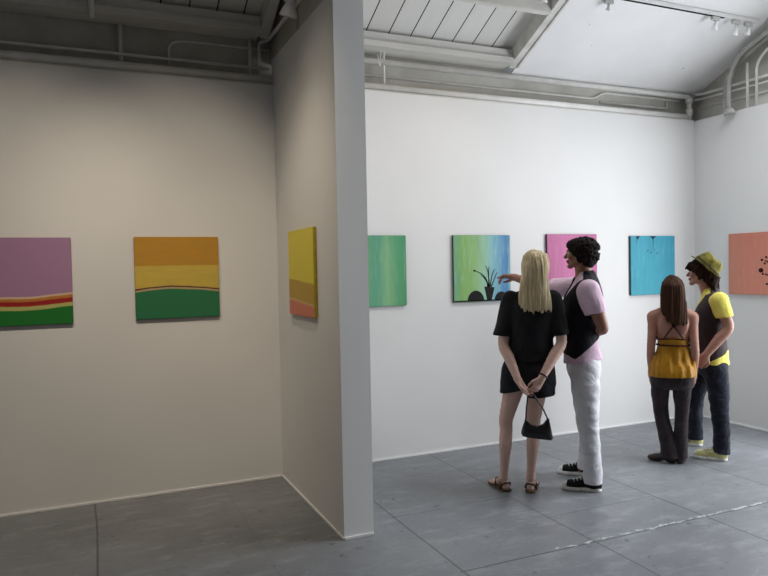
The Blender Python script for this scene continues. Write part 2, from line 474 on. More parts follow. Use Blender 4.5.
for lab, x, y, to, grp, en in [
        ('spotlight over the alcove aimed at the purple painting', -0.36, 3.05, (-0.40, 5.3, 0.88), ALC, 150),
        ('spotlight over the alcove aimed at the orange and green painting', 0.62, 3.05, (0.62, 5.3, 0.88), ALC, 150),
        ('spotlight over the alcove aimed at the yellow painting on the partition', -0.15, 4.05, (1.386, 4.42, 1.15), ALC, 66),
        ('spotlight aimed at the green painting beside the partition', 2.40, 3.55, (2.3, 5.3, 1.7), GAL, 30),
        ('spotlight aimed at the painting with the plant silhouettes', 3.30, 3.55, (3.28, 5.3, 1.7), GAL, 22)]:
    lamps.append(spot(lab, (x, y, roof(y) + 0.149), to, grp, 0.16) + (en, 58 if grp == ALC else 80))
for t, p, to, en, ang in lamps:
    L = bpy.data.lights.new('spotlight_beam', 'SPOT'); L.energy = en; L.color = (1.0, 0.86, 0.68) if ang == 58 else (1.0, 0.87, 0.72)
    L.spot_size = math.radians(ang); L.spot_blend = 1.0; L.shadow_soft_size = 0.03
    o = bpy.data.objects.new('spotlight_beam', L); C.objects.link(o)
    d = (to - p).normalized(); o.location = p + d * 0.085; o.rotation_euler = d.to_track_quat('-Z', 'Y').to_euler()
# ------------------------------------------------------------------ bodies: smooth implicit surfaces, meshed once
def unit(v):
    v = np.asarray(v, float); return v / (np.linalg.norm(v) + 1e-12)
class Field:
    def __init__(s, lo, hi, h):
        s.h = h; s.lo = np.array(lo, float)
        n = np.ceil((np.array(hi, float) - s.lo) / h).astype(int) + 1
        s.ax = [(s.lo[i] + h * np.arange(n[i])).astype(np.float32) for i in range(3)]
        s.d = np.full(tuple(n), 1.0, np.float32)
    def sub(s, lo, hi):
        sl = []
        for i in range(3):
            a = int(max(0, math.floor((lo[i] - s.lo[i]) / s.h))); b = int(min(len(s.ax[i]), math.ceil((hi[i] - s.lo[i]) / s.h) + 1))
            if b <= a:
                return None
            sl.append(slice(a, b))
        return tuple(sl), s.ax[0][sl[0]][:, None, None], s.ax[1][sl[1]][None, :, None], s.ax[2][sl[2]][None, None, :]
    def put(s, fn, lo, hi, k, op='add'):
        m = k + 0.03
        r = s.sub(np.array(lo) - m, np.array(hi) + m)
        if r is None:
            return
        sl, X, Y, Z = r
        d = fn(X, Y, Z); a = s.d[sl]
        if op == 'add':
            if k > 0:
                hh = np.maximum(k - np.abs(a - d), 0) / k
                s.d[sl] = np.minimum(a, d) - hh * hh * k * 0.25
            else:
                s.d[sl] = np.minimum(a, d)
        else:       # carve
            d = -d
            if k > 0:
                hh = np.maximum(k - np.abs(a - d), 0) / k
                s.d[sl] = np.maximum(a, d) + hh * hh * k * 0.25
            else:
                s.d[sl] = np.maximum(a, d)
    # ---- shapes
    def ell(s, c, r, k=0.01, B=None, op='add'):
        """ellipsoid; B rows are its own axes"""
        c = np.asarray(c, float); r = np.asarray(r, float); B = np.eye(3) if B is None else np.asarray(B)
        R = r.max(); rm = r.min()
        def fn(X, Y, Z):
            x, y, z = X - c[0], Y - c[1], Z - c[2]
            q = 0; q2 = 0
            for i in range(3):
                t = (x * B[i, 0] + y * B[i, 1] + z * B[i, 2])
                q = q + (t / r[i]) ** 2; q2 = q2 + (t / (r[i] * r[i])) ** 2
            k0 = np.sqrt(q); k1 = np.sqrt(q2) + 1e-6
            return k0 * (k0 - 1) / k1
        s.put(fn, c - R, c + R, k, op)
    def cap(s, a, b, ra, rb=None, k=0.01, op='add'):
        a = np.asarray(a, float); b = np.asarray(b, float); rb = ra if rb is None else rb
        ab = b - a; L2 = max(float(ab @ ab), 1e-9); R = max(ra, rb)
        def fn(X, Y, Z):
            x, y, z = X - a[0], Y - a[1], Z - a[2]
            t = np.clip((x * ab[0] + y * ab[1] + z * ab[2]) / L2, 0, 1)
            return np.sqrt((x - t * ab[0]) ** 2 + (y - t * ab[1]) ** 2 + (z - t * ab[2]) ** 2) - (ra + (rb - ra) * t)
        s.put(fn, np.minimum(a, b) - R, np.maximum(a, b) + R, k, op)
    def chain(s, pts, k=0.012):
        """pts: (point, radius)"""
        if len(pts) > 2:              # smooth the joints: spline through the nodes
            Q = np.array([list(np.asarray(p, float)) + [r] for p, r in pts])
            E = np.vstack([2 * Q[0] - Q[1], Q, 2 * Q[-1] - Q[-2]]); out = []
            for i in range(1, len(E) - 2):
                a, b, c, d = E[i - 1:i + 3]
                for t in (0, 0.25, 0.5, 0.75):
                    out.append(0.5 * (2 * b + (c - a) * t + (2 * a - 5 * b + 4 * c - d) * t * t + (3 * b - a - 3 * c + d) * t ** 3))
            out.append(Q[-1])
            pts = [(o[:3], float(o[3])) for o in out]
        for (a, ra), (b, rb) in zip(pts, pts[1:]):
            s.cap(a, b, ra, rb, k if (a is pts[0][0] or len(pts) <= 3) else 0.004)
    def loft(s, nodes, k=0.015, capf=0.5, yaw=0.0, grow=0.0):
        """nodes: (x, y, z, half width, half depth) up a trunk; elliptical rings turned by yaw, spline-interpolated and stacked"""
        N = sorted(nodes, key=lambda n: n[2]); zz = np.array([n[2] for n in N])
        V = np.array([[n[0], n[1], n[3] + grow, n[4] + grow] for n in N])
        fine = np.linspace(zz[0], zz[-1], 60)
        # monotone cubic tables for centre and radii
        def pc(y):
            m = np.gradient(y, zz); out = np.empty_like(fine)
            for j, q in enumerate(fine):
                i = min(max(np.searchsorted(zz, q) - 1, 0), len(zz) - 2)
                h = zz[i + 1] - zz[i]; t = (q - zz[i]) / h
                out[j] = (2 * t ** 3 - 3 * t ** 2 + 1) * y[i] + (t ** 3 - 2 * t ** 2 + t) * h * m[i] + (-2 * t ** 3 + 3 * t ** 2) * y[i + 1] + (t ** 3 - t ** 2) * h * m[i + 1]
            return out
        T = [pc(V[:, i]) for i in range(4)]
        cy, sy = math.cos(yaw), math.sin(yaw)
        R = V[:, 2:].max() * 1.1
        lo = [V[:, 0].min() - R, V[:, 1].min() - R, zz[0] - 0.06]; hi = [V[:, 0].max() + R, V[:, 1].max() + R, zz[-1] + 0.06]
        def fn(X, Y, Z):
            zc = np.clip(Z, zz[0], zz[-1]).ravel()
            cx, cyy, rx, ry = [np.interp(zc, fine, t).astype(np.float32)[None, None, :] for t in T]
            x, y = X - cx, Y - cyy
            a, b = x * cy + y * sy, -x * sy + y * cy
            dz = np.maximum(np.maximum(zz[0] - Z, Z - zz[-1]), 0)
            rz = np.minimum(rx, ry) * capf
            q = np.sqrt((a / rx) ** 2 + (b / ry) ** 2 + (dz / rz) ** 2)
            q2 = np.sqrt((a / rx ** 2) ** 2 + (b / ry ** 2) ** 2 + (dz / rz ** 2) ** 2) + 1e-6
            return q * (q - 1) / q2
        s.put(fn, lo, hi, k)
    def cut(s, p, n, k=0.0):
        """keep the side the normal points away from"""
        n = unit(n); p = np.asarray(p, float)
        d = (s.ax[0] - p[0])[:, None, None] * n[0] + (s.ax[1] - p[1])[None, :, None] * n[1] + (s.ax[2] - p[2])[None, None, :] * n[2]
        s.d = np.maximum(s.d, d.astype(np.float32))
    def ripple(s, amp, waves):
        """waves: (kx, ky, kz, phase) in radians per metre"""
        g = 0
        for kx, ky, kz, ph in waves:
            g = g + np.sin((s.ax[0] * kx)[:, None, None] + (s.ax[1] * ky)[None, :, None] + (s.ax[2] * kz)[None, None, :] + ph)
        s.d = s.d + (amp / len(waves) * g).astype(np.float32)
    def folds(s, amp, seed, n=9, k0=18, k1=60, zs=1.3, zr=None):
        """irregular soft cloth folds: waves of random direction that fade in and out"""
        r = np.random.RandomState(seed); g = 0
        X, Y, Z = s.ax[0][:, None, None], s.ax[1][None, :, None], s.ax[2][None, None, :]
        for i in range(n):
            v = unit(r.normal(size=3) * [1, 1, zs]) * r.uniform(k0, k1); w = unit(r.normal(size=3)) * r.uniform(5, 14)
            a, b = r.uniform(0, 6.28, 2)
            m = np.clip(np.sin(w[0] * X + w[1] * Y + w[2] * Z + b), 0, 1)
            g = g + np.sin(v[0] * X + v[1] * Y + v[2] * Z + a) * m
        f = amp * g / math.sqrt(n)
        if zr is not None:
            f = f * np.clip((Z - zr[0]) / (zr[1] - zr[0]), 0.25, 1)
        s.d = s.d + f.astype(np.float32)
    def twin(s):
        t = Field.__new__(Field); t.h, t.lo, t.ax = s.h, s.lo, s.ax; t.d = np.full(s.d.shape, 1.0, np.float32); return t
    def join(s, o, k=0.02):
        hh = np.maximum(k - np.abs(s.d - o.d), 0) / k
        s.d = np.minimum(s.d, o.d) - hh * hh * k * 0.25
    def apply(s, fn):
        s.d = fn(s.d, s.ax[0][:, None, None], s.ax[1][None, :, None], s.ax[2][None, None, :]).astype(np.float32)
    def mesh(s):
        d = s.d
        d[0] = d[-1] = 1; d[:, 0] = d[:, -1] = 1; d[:, :, 0] = d[:, :, -1] = 1
        ins = d < 0
        c = [ins[i:ins.shape[0] - 1 + i, j:ins.shape[1] - 1 + j, k:ins.shape[2] - 1 + k] for i in (0, 1) for j in (0, 1) for k in (0, 1)]
        cnt = sum(x.astype(np.int8) for x in c)
        I, J, K = np.nonzero((cnt > 0) & (cnt < 8))
        idx = np.full(cnt.shape, -1, np.int64); idx[I, J, K] = np.arange(len(I))
        acc = np.zeros((len(I), 3)); num = np.zeros(len(I))
        for ax in range(3):
            o1, o2 = [a for a in range(3) if a != ax]
            for u in (0, 1):
                for v in (0, 1):
                    off = [0, 0, 0]; off[o1] = u; off[o2] = v
                    a = d[I + off[0], J + off[1], K + off[2]]
                    off2 = off[:]; off2[ax] = 1
                    b = d[I + off2[0], J + off2[1], K + off2[2]]
                    m = (a < 0) != (b < 0)
                    t = np.where(m, a / np.where(m, a - b, 1), 0)
                    p = np.stack([np.full(len(I), float(off[q])) for q in range(3)], 1); p[:, ax] = t
                    acc += p * m[:, None]; num += m
        V = (acc / num[:, None] + np.stack([I, J, K], 1)) * s.h + s.lo
        F = []
        for ax in range(3):
            sl0 = [slice(1, -1)] * 3; sl0[ax] = slice(0, -1)
            sl1 = [slice(1, -1)] * 3; sl1[ax] = slice(1, None)
            A, Bq = ins[tuple(sl0)], ins[tuple(sl1)]
            P = np.nonzero(A != Bq)
            base = [P[0] + 1, P[1] + 1, P[2] + 1]; base[ax] = P[ax]
            flip = A[P]
            o1, o2 = (ax + 1) % 3, (ax + 2) % 3
            q = []
            for du, dv in ((-1, -1), (0, -1), (0, 0), (-1, 0)):
                b = [x.copy() for x in base]; b[o1] = b[o1] + du; b[o2] = b[o2] + dv
                q.append(idx[b[0], b[1], b[2]])
            f = np.stack(q, 1)
            f[~flip] = f[~flip][:, ::-1]
            F.append(f)
        F = np.concatenate(F)
        return V, F[(F >= 0).all(1)]

def field_obj(name, fld, mat, parent, pick=None, largest=False):
    V, F = fld.mesh()
    if largest:                       # keep the biggest connected piece only
        lab = np.arange(len(V))
        while True:
            m = lab[F].min(1)
            new = lab.copy(); np.minimum.at(new, F.ravel(), np.repeat(m, 4)); new = new[new]
            if (new == lab).all():
                break
            lab = new
        big = np.bincount(lab).argmax(); keep = lab == big
        F = F[keep[F[:, 0]]]; remap = np.cumsum(keep) - 1; F = remap[F]; V = V[keep]
    me = bpy.data.meshes.new(name)
    me.vertices.add(len(V)); me.vertices.foreach_set('co', V.astype(np.float32).ravel())
    me.loops.add(len(F) * 4); me.loops.foreach_set('vertex_index', F.astype(np.int32).ravel())
    me.polygons.add(len(F)); me.polygons.foreach_set('loop_start', np.arange(0, len(F) * 4, 4, dtype=np.int32))
    me.update(calc_edges=True); me.validate()
    o = link_mesh(name, me, mat, parent, True)
    if pick is not None:
        ctr = V[F].mean(1)
        if len(me.polygons) == len(F):
            me.polygons.foreach_set('material_index', pick(ctr).astype(np.int32))
    return o

# ------------------------------------------------------------------ anatomy
class Frame:
    """head frame: c at eye level in the skull's middle, f forward, u up, r the person's right"""
    def __init__(s, c, f, u=(0, 0, 1), size=1.0):
        s.c = np.array(c, float); s.f = unit(f); u = np.array(u, float)
        s.u = unit(u - s.f * (u @ s.f)); s.r = np.cross(s.f, s.u); s.k = size
        s.B = np.stack([s.r, s.f, s.u])
    def __call__(s, r, f, u):
        return s.c + s.k * (r * s.r + f * s.f + u * s.u)

def head(F, H, neck_to, neck_r=0.052):
    k = H.k
    E = lambda c, r, kk=0.012, op='add': F.ell(H(*c), np.array(r) * k, kk * k, H.B, op)
    E((0, -0.018, 0.030), (0.074, 0.094, 0.084))
    E((0, 0.026, -0.022), (0.060, 0.060, 0.078), 0.02)
    for s in (-1, 1):
        F.cap(H(s * 0.050, 0.005, -0.060), H(s * 0.012, 0.066, -0.098), 0.019 * k, 0.017 * k, 0.02 * k)
        E((s * 0.038, 0.060, -0.030), (0.022, 0.022, 0.020), 0.02)          # cheek
        F.cap(H(s * 0.040, 0.076, 0.018), H(s * 0.008, 0.086, 0.016), 0.009 * k, 0.009 * k, 0.012 * k)   # brow
        E((s * 0.031, 0.094, -0.002), (0.016, 0.014, 0.011), 0.008, 'carve')
        E((s * 0.076, -0.008, -0.014), (0.010, 0.020, 0.031), 0.006)         # ear
        E((s * 0.084, -0.002, -0.012), (0.006, 0.010, 0.018), 0.004, 'carve')
        E((s * 0.011, 0.098, -0.036), (0.008, 0.010, 0.007), 0.006)          # nostril
    F.cap(H(0, 0.086, 0.004), H(0, 0.108, -0.032), 0.008 * k, 0.011 * k, 0.008 * k)   # nose
    E((0, 0.074, -0.100), (0.020, 0.018, 0.016), 0.015)                      # chin
    E((0, 0.089, -0.058), (0.021, 0.010, 0.0065), 0.005)                     # upper lip
    E((0, 0.086, -0.071), (0.018, 0.011, 0.0075), 0.005)                     # lower lip
    F.cap(H(0, -0.022, -0.060), neck_to, neck_r * k, neck_r * 1.06 * k, 0.02)
def eyes(H, parent, mat):
    for s in (-1, 1):
        bm = bmesh.new(); bmesh.ops.create_uvsphere(bm, u_segments=16, v_segments=10, radius=0.0125 * H.k)
        bmesh.ops.rotate(bm, verts=bm.verts, cent=(0, 0, 0), matrix=Vector(H.f).to_track_quat('Z', 'Y').to_matrix())
        bmesh.ops.translate(bm, verts=bm.verts, vec=Vector(H(s * 0.031, 0.0705, -0.002)))
        o = obj('eye', bm, [mat, M_iris], parent, smooth=True)
        d = Vector(H.f); c = Vector(H(s * 0.031, 0.0705, -0.002))
        for p in o.data.polygons:
            p.material_index = 1 if (p.center - c).normalized().dot(d) > 0.72 else 0

def hand(F, w, d, n, curl=0.5, side=1, size=1.0, spread=0.25, point=False, thumb_out=0.6):
    """wrist w, finger direction d, palm normal n; side: +1 when the thumb lies along n x d"""
    d = unit(d); n = unit(np.array(n, float) - d * (np.array(n, float) @ d)); t = np.cross(n, d) * side
    w = np.array(w, float); s = size
    B = np.stack([t, d, n])
    F.ell(w + d * 0.045 * s, np.array([0.040, 0.056, 0.017]) * s, 0.012, B)
    F.cap(w - d * 0.01 * s, w + d * 0.03 * s, 0.024 * s, 0.026 * s, 0.012)
    L = [0.074, 0.082, 0.076, 0.060]
    for i in range(4):
        off = (1.5 - i) * 0.0205
        b = w + d * (0.083 - 0.004 * abs(i - 1.2)) * s + t * off * s
        dirn = unit(d + t * (1.5 - i) * 0.10 * spread * 4 / 4)
        ang = 0.0; p = b
        c = curl if not (point and i == 0) else 0.06
        if point and i > 0:
            c = curl + 0.08 * i
        F.cap(w + d * 0.05 * s + t * off * 0.85 * s, b, 0.011 * s, 0.0098 * s, 0.006)
        for j, (fr, rr) in enumerate(((0.45, 0.0095), (0.31, 0.0088), (0.24, 0.0078))):
            ang += c * (0.8, 1.2, 0.9)[j]
            q = p + (dirn * math.cos(ang) + n * math.sin(ang)) * L[i] * fr * s
            F.cap(p, q, rr * s, (rr - 0.0007) * s, 0.003); p = q
    b = w + d * 0.022 * s + t * 0.026 * s + n * 0.004 * s
    m = b + (d * 0.7 + t * thumb_out + n * 0.25) * 0.042 * s
    e = m + (d * 0.95 + t * (thumb_out - 0.45) + n * 0.35) * 0.030 * s
    e2 = e + (d * 1.0 + t * (thumb_out - 0.7) + n * 0.35) * 0.022 * s
    F.cap(b, m, 0.0135 * s, 0.0108 * s, 0.008); F.cap(m, e, 0.0105 * s, 0.0095 * s, 0.004); F.cap(e, e2, 0.0095 * s, 0.008 * s, 0.003)

def foot(F, a, toe, size=1.0):
    """ankle a, toe direction"""
    a = np.array(a, float); t = unit([toe[0], toe[1], 0]); up = np.array([0, 0, 1.0]); s = size; r = np.cross(t, up)
    g = np.array([a[0], a[1], 0.0])
    F.ell(g - t * 0.025 * s + up * 0.036, [0.031 * s, 0.036 * s, 0.034], 0.015, np.stack([r, t, up]))
    F.cap(a + t * 0.005, g + t * 0.09 * s + up * 0.040, 0.030 * s, 0.026 * s, 0.02)
    F.ell(g + t * 0.125 * s + up * 0.026, [0.042 * s, 0.062 * s, 0.020], 0.02, np.stack([r, t, up]))
    for i in range(5):
        o = (-2 + i) * 0.0165 * s
        F.cap(g + t * (0.155 - 0.012 * abs(i - 1.2)) * s + r * o + up * 0.018, g + t * (0.192 - 0.011 * i) * s + r * o * 1.08 + up * 0.015, 0.0105, 0.009 + 0.002 * (i == 0), 0.004)

# ------------------------------------------------------------------ materials worn
def skin(name, c, lipc):
    t = NT(name, 0.48, 0.35)
    f = t.noise(14, 4, 0.6); g = t.noise(3.5, 2, 0.5)
    c2 = (c[0] * 0.90, c[1] * 0.85, c[2] * 0.83, 1)
    t.color(t.mix(t.math('MULTIPLY', g, 0.5), t.ramp(f, [(0.3, c2), (0.7, c)]), (c[0], c[1] * 0.92, c[2] * 0.9, 1)))
    t.b.inputs['Subsurface Weight'].default_value = 0.05
    t.b.inputs['Subsurface Radius'].default_value = (0.02, 0.008, 0.004)
    return [t.m, mottled(name + '_lips', lipc, None, 30, 0.4, 0.4)]
def cloth(name, c, c2=None, scale=9.0, rough=0.85, fine=260, bump=0.25, stretch=(1, 1, 1), crease=(7, 0.8)):
    t = NT(name, rough, 0.15)
    c2 = c2 or tuple(x * 0.8 for x in c[:3]) + (1,)
    f = t.noise(scale, 5, 0.6, t.scale(*stretch)); w = t.noise(fine, 2, 0.5)
    t.color(t.ramp(f, [(0.3, c2), (0.7, c)]))
    t.b.inputs['Sheen Weight'].default_value = 0.08
    cr = t.noise(crease[0], 3, 0.55, t.scale(1, 1, crease[1]), 1.2)
    rid = t.math('SUBTRACT', 1.0, t.math('MULTIPLY', t.math('ABSOLUTE', t.math('SUBTRACT', cr, 0.5)), 4.0), clamp=True)
    t.bump(t.math('ADD', t.math('ADD', t.math('MULTIPLY', f, 0.3), t.math('MULTIPLY', w, 0.04)), rid), bump, 0.02)
    return t.m
def hairmat(name, stops, rough=0.38, sx=70.0, sz=3.0):
    t = NT(name, rough, 0.12)
    f = t.noise(1.0, 4, 0.6, t.scale(sx, sx, sz)); g = t.noise(9, 3, 0.5, t.scale(1.6, 1.6, 0.3))
    m = t.math('ADD', t.math('MULTIPLY', f, 0.65), t.math('MULTIPLY', g, 0.35))
    t.color(t.ramp(m, stops)); t.bump(f, 0.25, 0.006)
    return t.m
M_iris = mottled('dark_iris', (0.02, 0.012, 0.008, 1), None, 40, 0.2, 0.5)
M_eye = mottled('eye_white', (0.75, 0.72, 0.69, 1), None, 40, 0.25, 0.5)
S_fair = skin('fair_skin', lin(206, 172, 158), lin(190, 110, 105))
S_tan = skin('tan_skin', lin(150, 110, 92), lin(150, 88, 80))
S_warm = skin('warm_skin', lin(168, 124, 106), lin(165, 95, 88))
S_olive = skin('olive_skin', lin(172, 130, 112), lin(170, 100, 95))
K_black = cloth('black_cotton', lin(34, 33, 36), lin(24, 23, 26))
K_black2 = cloth('black_twill', lin(30, 30, 36), lin(20, 20, 25))
K_vest = cloth('black_wool_vest', lin(26, 26, 32), lin(17, 17, 22))
K_pink = cloth('pale_pink_cotton', lin(222, 194, 211), lin(206, 176, 196))
K_white = cloth('white_denim', lin(226, 226, 230), lin(206, 206, 212), bump=0.28, crease=(5.5, 1.3))
K_mustard = cloth('mustard_satin', lin(176, 126, 26), lin(140, 96, 14), 7, 0.5, bump=0.3, stretch=(3, 3, 0.6), crease=(12, 0.25))
K_maroon = cloth('dark_maroon_band', lin(62, 22, 20), None)
K_brownjean = cloth('brown_black_denim', lin(58, 50, 54), lin(40, 34, 37), 6, bump=0.5, crease=(5, 1.3))
K_navy = cloth('dark_navy_denim', lin(42, 46, 58), lin(27, 30, 38), 6, bump=0.5, crease=(5, 1.3))
K_yellow = cloth('bright_yellow_cotton', lin(236, 224, 112), lin(218, 204, 92))
K_taupe = cloth('dark_taupe_vest', lin(64, 54, 56), lin(48, 40, 42))
K_rubber = mottled('white_rubber', lin(228, 228, 222), lin(200, 200, 194), 20, 0.5, 0.4)
K_canvas = cloth('black_shoe_canvas', lin(30, 30, 34), lin(20, 20, 24), 20)
K_cream = cloth('cream_shoe_canvas', lin(226, 222, 160), lin(206, 202, 140), 20)
K_leather = mottled('black_leather', lin(26, 25, 28), lin(16, 15, 17), 14, 0.32, 0.5, 0.15)
K_brown = mottled('dark_brown_leather', lin(52, 40, 34), lin(34, 26, 22), 14, 0.45, 0.4)
K_thong = mottled('tan_leather_sandal', lin(92, 70, 40), lin(66, 50, 30), 14, 0.6, 0.3)
H_blond = hairmat('blond_hair', [(0.25, lin(122, 104, 74)), (0.42, lin(168, 149, 114)), (0.58, lin(206, 190, 156)), (0.75, lin(232, 221, 194))], 0.5)
H_dark = hairmat('dark_curly_hair', [(0.3, lin(14, 11, 10)), (0.7, lin(34, 25, 22))], 0.75, 60, 60)
H_brown = hairmat('brown_hair', [(0.25, lin(30, 18, 12)), (0.5, lin(56, 35, 24)), (0.8, lin(92, 60, 40))], 0.8)
H_brown2 = hairmat('dark_brown_hair', [(0.25, lin(20, 12, 10)), (0.5, lin(36, 23, 18)), (0.8, lin(56, 37, 29))], 0.8)

def person(label, xy, group=None):
    az = math.atan2(xy[0], xy[1])
    return thing('person', label, 'person', (xy[0], xy[1], 0), -az, group)
def tube_child(name, pts, r, mat, parent, bend=0.02, seg=8, sm=True):
    bm = bmesh.new(); add_tube(bm, smooth_path(pts, bend) if bend else pts, r, seg); return obj(name, bm, mat, parent, smooth=True)
def lips(H):
    def pick(c):
        q = (c - H.c) / H.k
        r, f, u = q @ H.r, q @ H.f, q @ H.u
        return ((f > 0.080) & (np.abs(r) < 0.022) & (u < -0.052) & (u > -0.078)).astype(int)
    return pick
def ragged(x, seed, amp):
    return amp * (np.sin(x * 210 + seed) + np.sin(x * 371 + seed * 2.3) * 0.7 + np.sin(x * 97 + seed * 1.7))

def sneaker(parent, heel, toe, upper, size=1.0, label=None, laces=True, high=0.085):
    """heel point on the floor (back of sole) and the direction to the toe"""
    t = unit([toe[0], toe[1], 0]); up = np.array([0, 0, 1.0]); r = np.cross(t, up); h = np.array([heel[0], heel[1], 0.0]); s = size
    B = np.stack([r, t, up])
    def fld():
        c = h + t * 0.15 * s
        return Field(c - [0.2, 0.2, 0.01], c + [0.2, 0.2, 0.2], 0.004)
    def plan(F, z0, z1, g):
        # outline of a shoe seen from above, as overlapping capsules squeezed in height
        F.cap(h + t * 0.040 * s, h + t * 0.12 * s, 0.036 + g, 0.036 + g, 0.02)
        F.cap(h + t * 0.12 * s, h + t * 0.205 * s, 0.036 + g, 0.046 + g, 0.03)
        F.cap(h + t * 0.205 * s, h + t * 0.245 * s, 0.046 + g, 0.040 + g, 0.03)
    F = fld(); plan(F, 0, 0, 0.004)
    F.apply(lambda d, X, Y, Z: np.maximum(d, np.maximum(-Z + 0.001, Z - 0.026)))
    F.lo[2] += 0.0
    # the capsules are centred at floor level, so the sole is their middle slice
    o = bpy.data.objects.new('sneaker', None)
    G = fld()
    G.ell(h + t * 0.06 * s + up * 0.040, np.array([0.036, 0.060, 0.060]), 0.02, B)
    G.cap(h + t * 0.075 * s + up * 0.07, h + t * 0.21 * s + up * 0.032, 0.036, 0.030, 0.03)
    G.ell(h + t * 0.205 * s + up * 0.024, np.array([0.043, 0.075, 0.038]), 0.03, B)
    G.cap(h + t * 0.06 * s + up * 0.06, h + t * 0.065 * s + up * high, 0.040, 0.038, 0.02)
    G.cut(up * 0.012, -up); G.cut(up * (high + 0.012), up)
    tc = h + t * 0.243 * s
    body = field_obj('sneaker', G, [upper, K_rubber], parent, pick=lambda c: (((c - tc) @ t > 0)).astype(int))
    if label:
        body['label'] = label
    field_obj('sole', F, K_rubber, body)
    if laces:
        for i in range(5):
            q = 0.105 + i * 0.023
            zz = 0.112 - i * 0.0105
            p0 = h + t * (q - 0.008) * s - r * 0.026 + up * (zz - 0.010); p1 = h + t * q * s + up * (zz + 0.004); p2 = h + t * (q + 0.008) * s + r * 0.026 + up * (zz - 0.010)
            tube_child('lace', [p0, p1, p2], 0.0050, K_rubber, body, 0.02, 6)
    return body

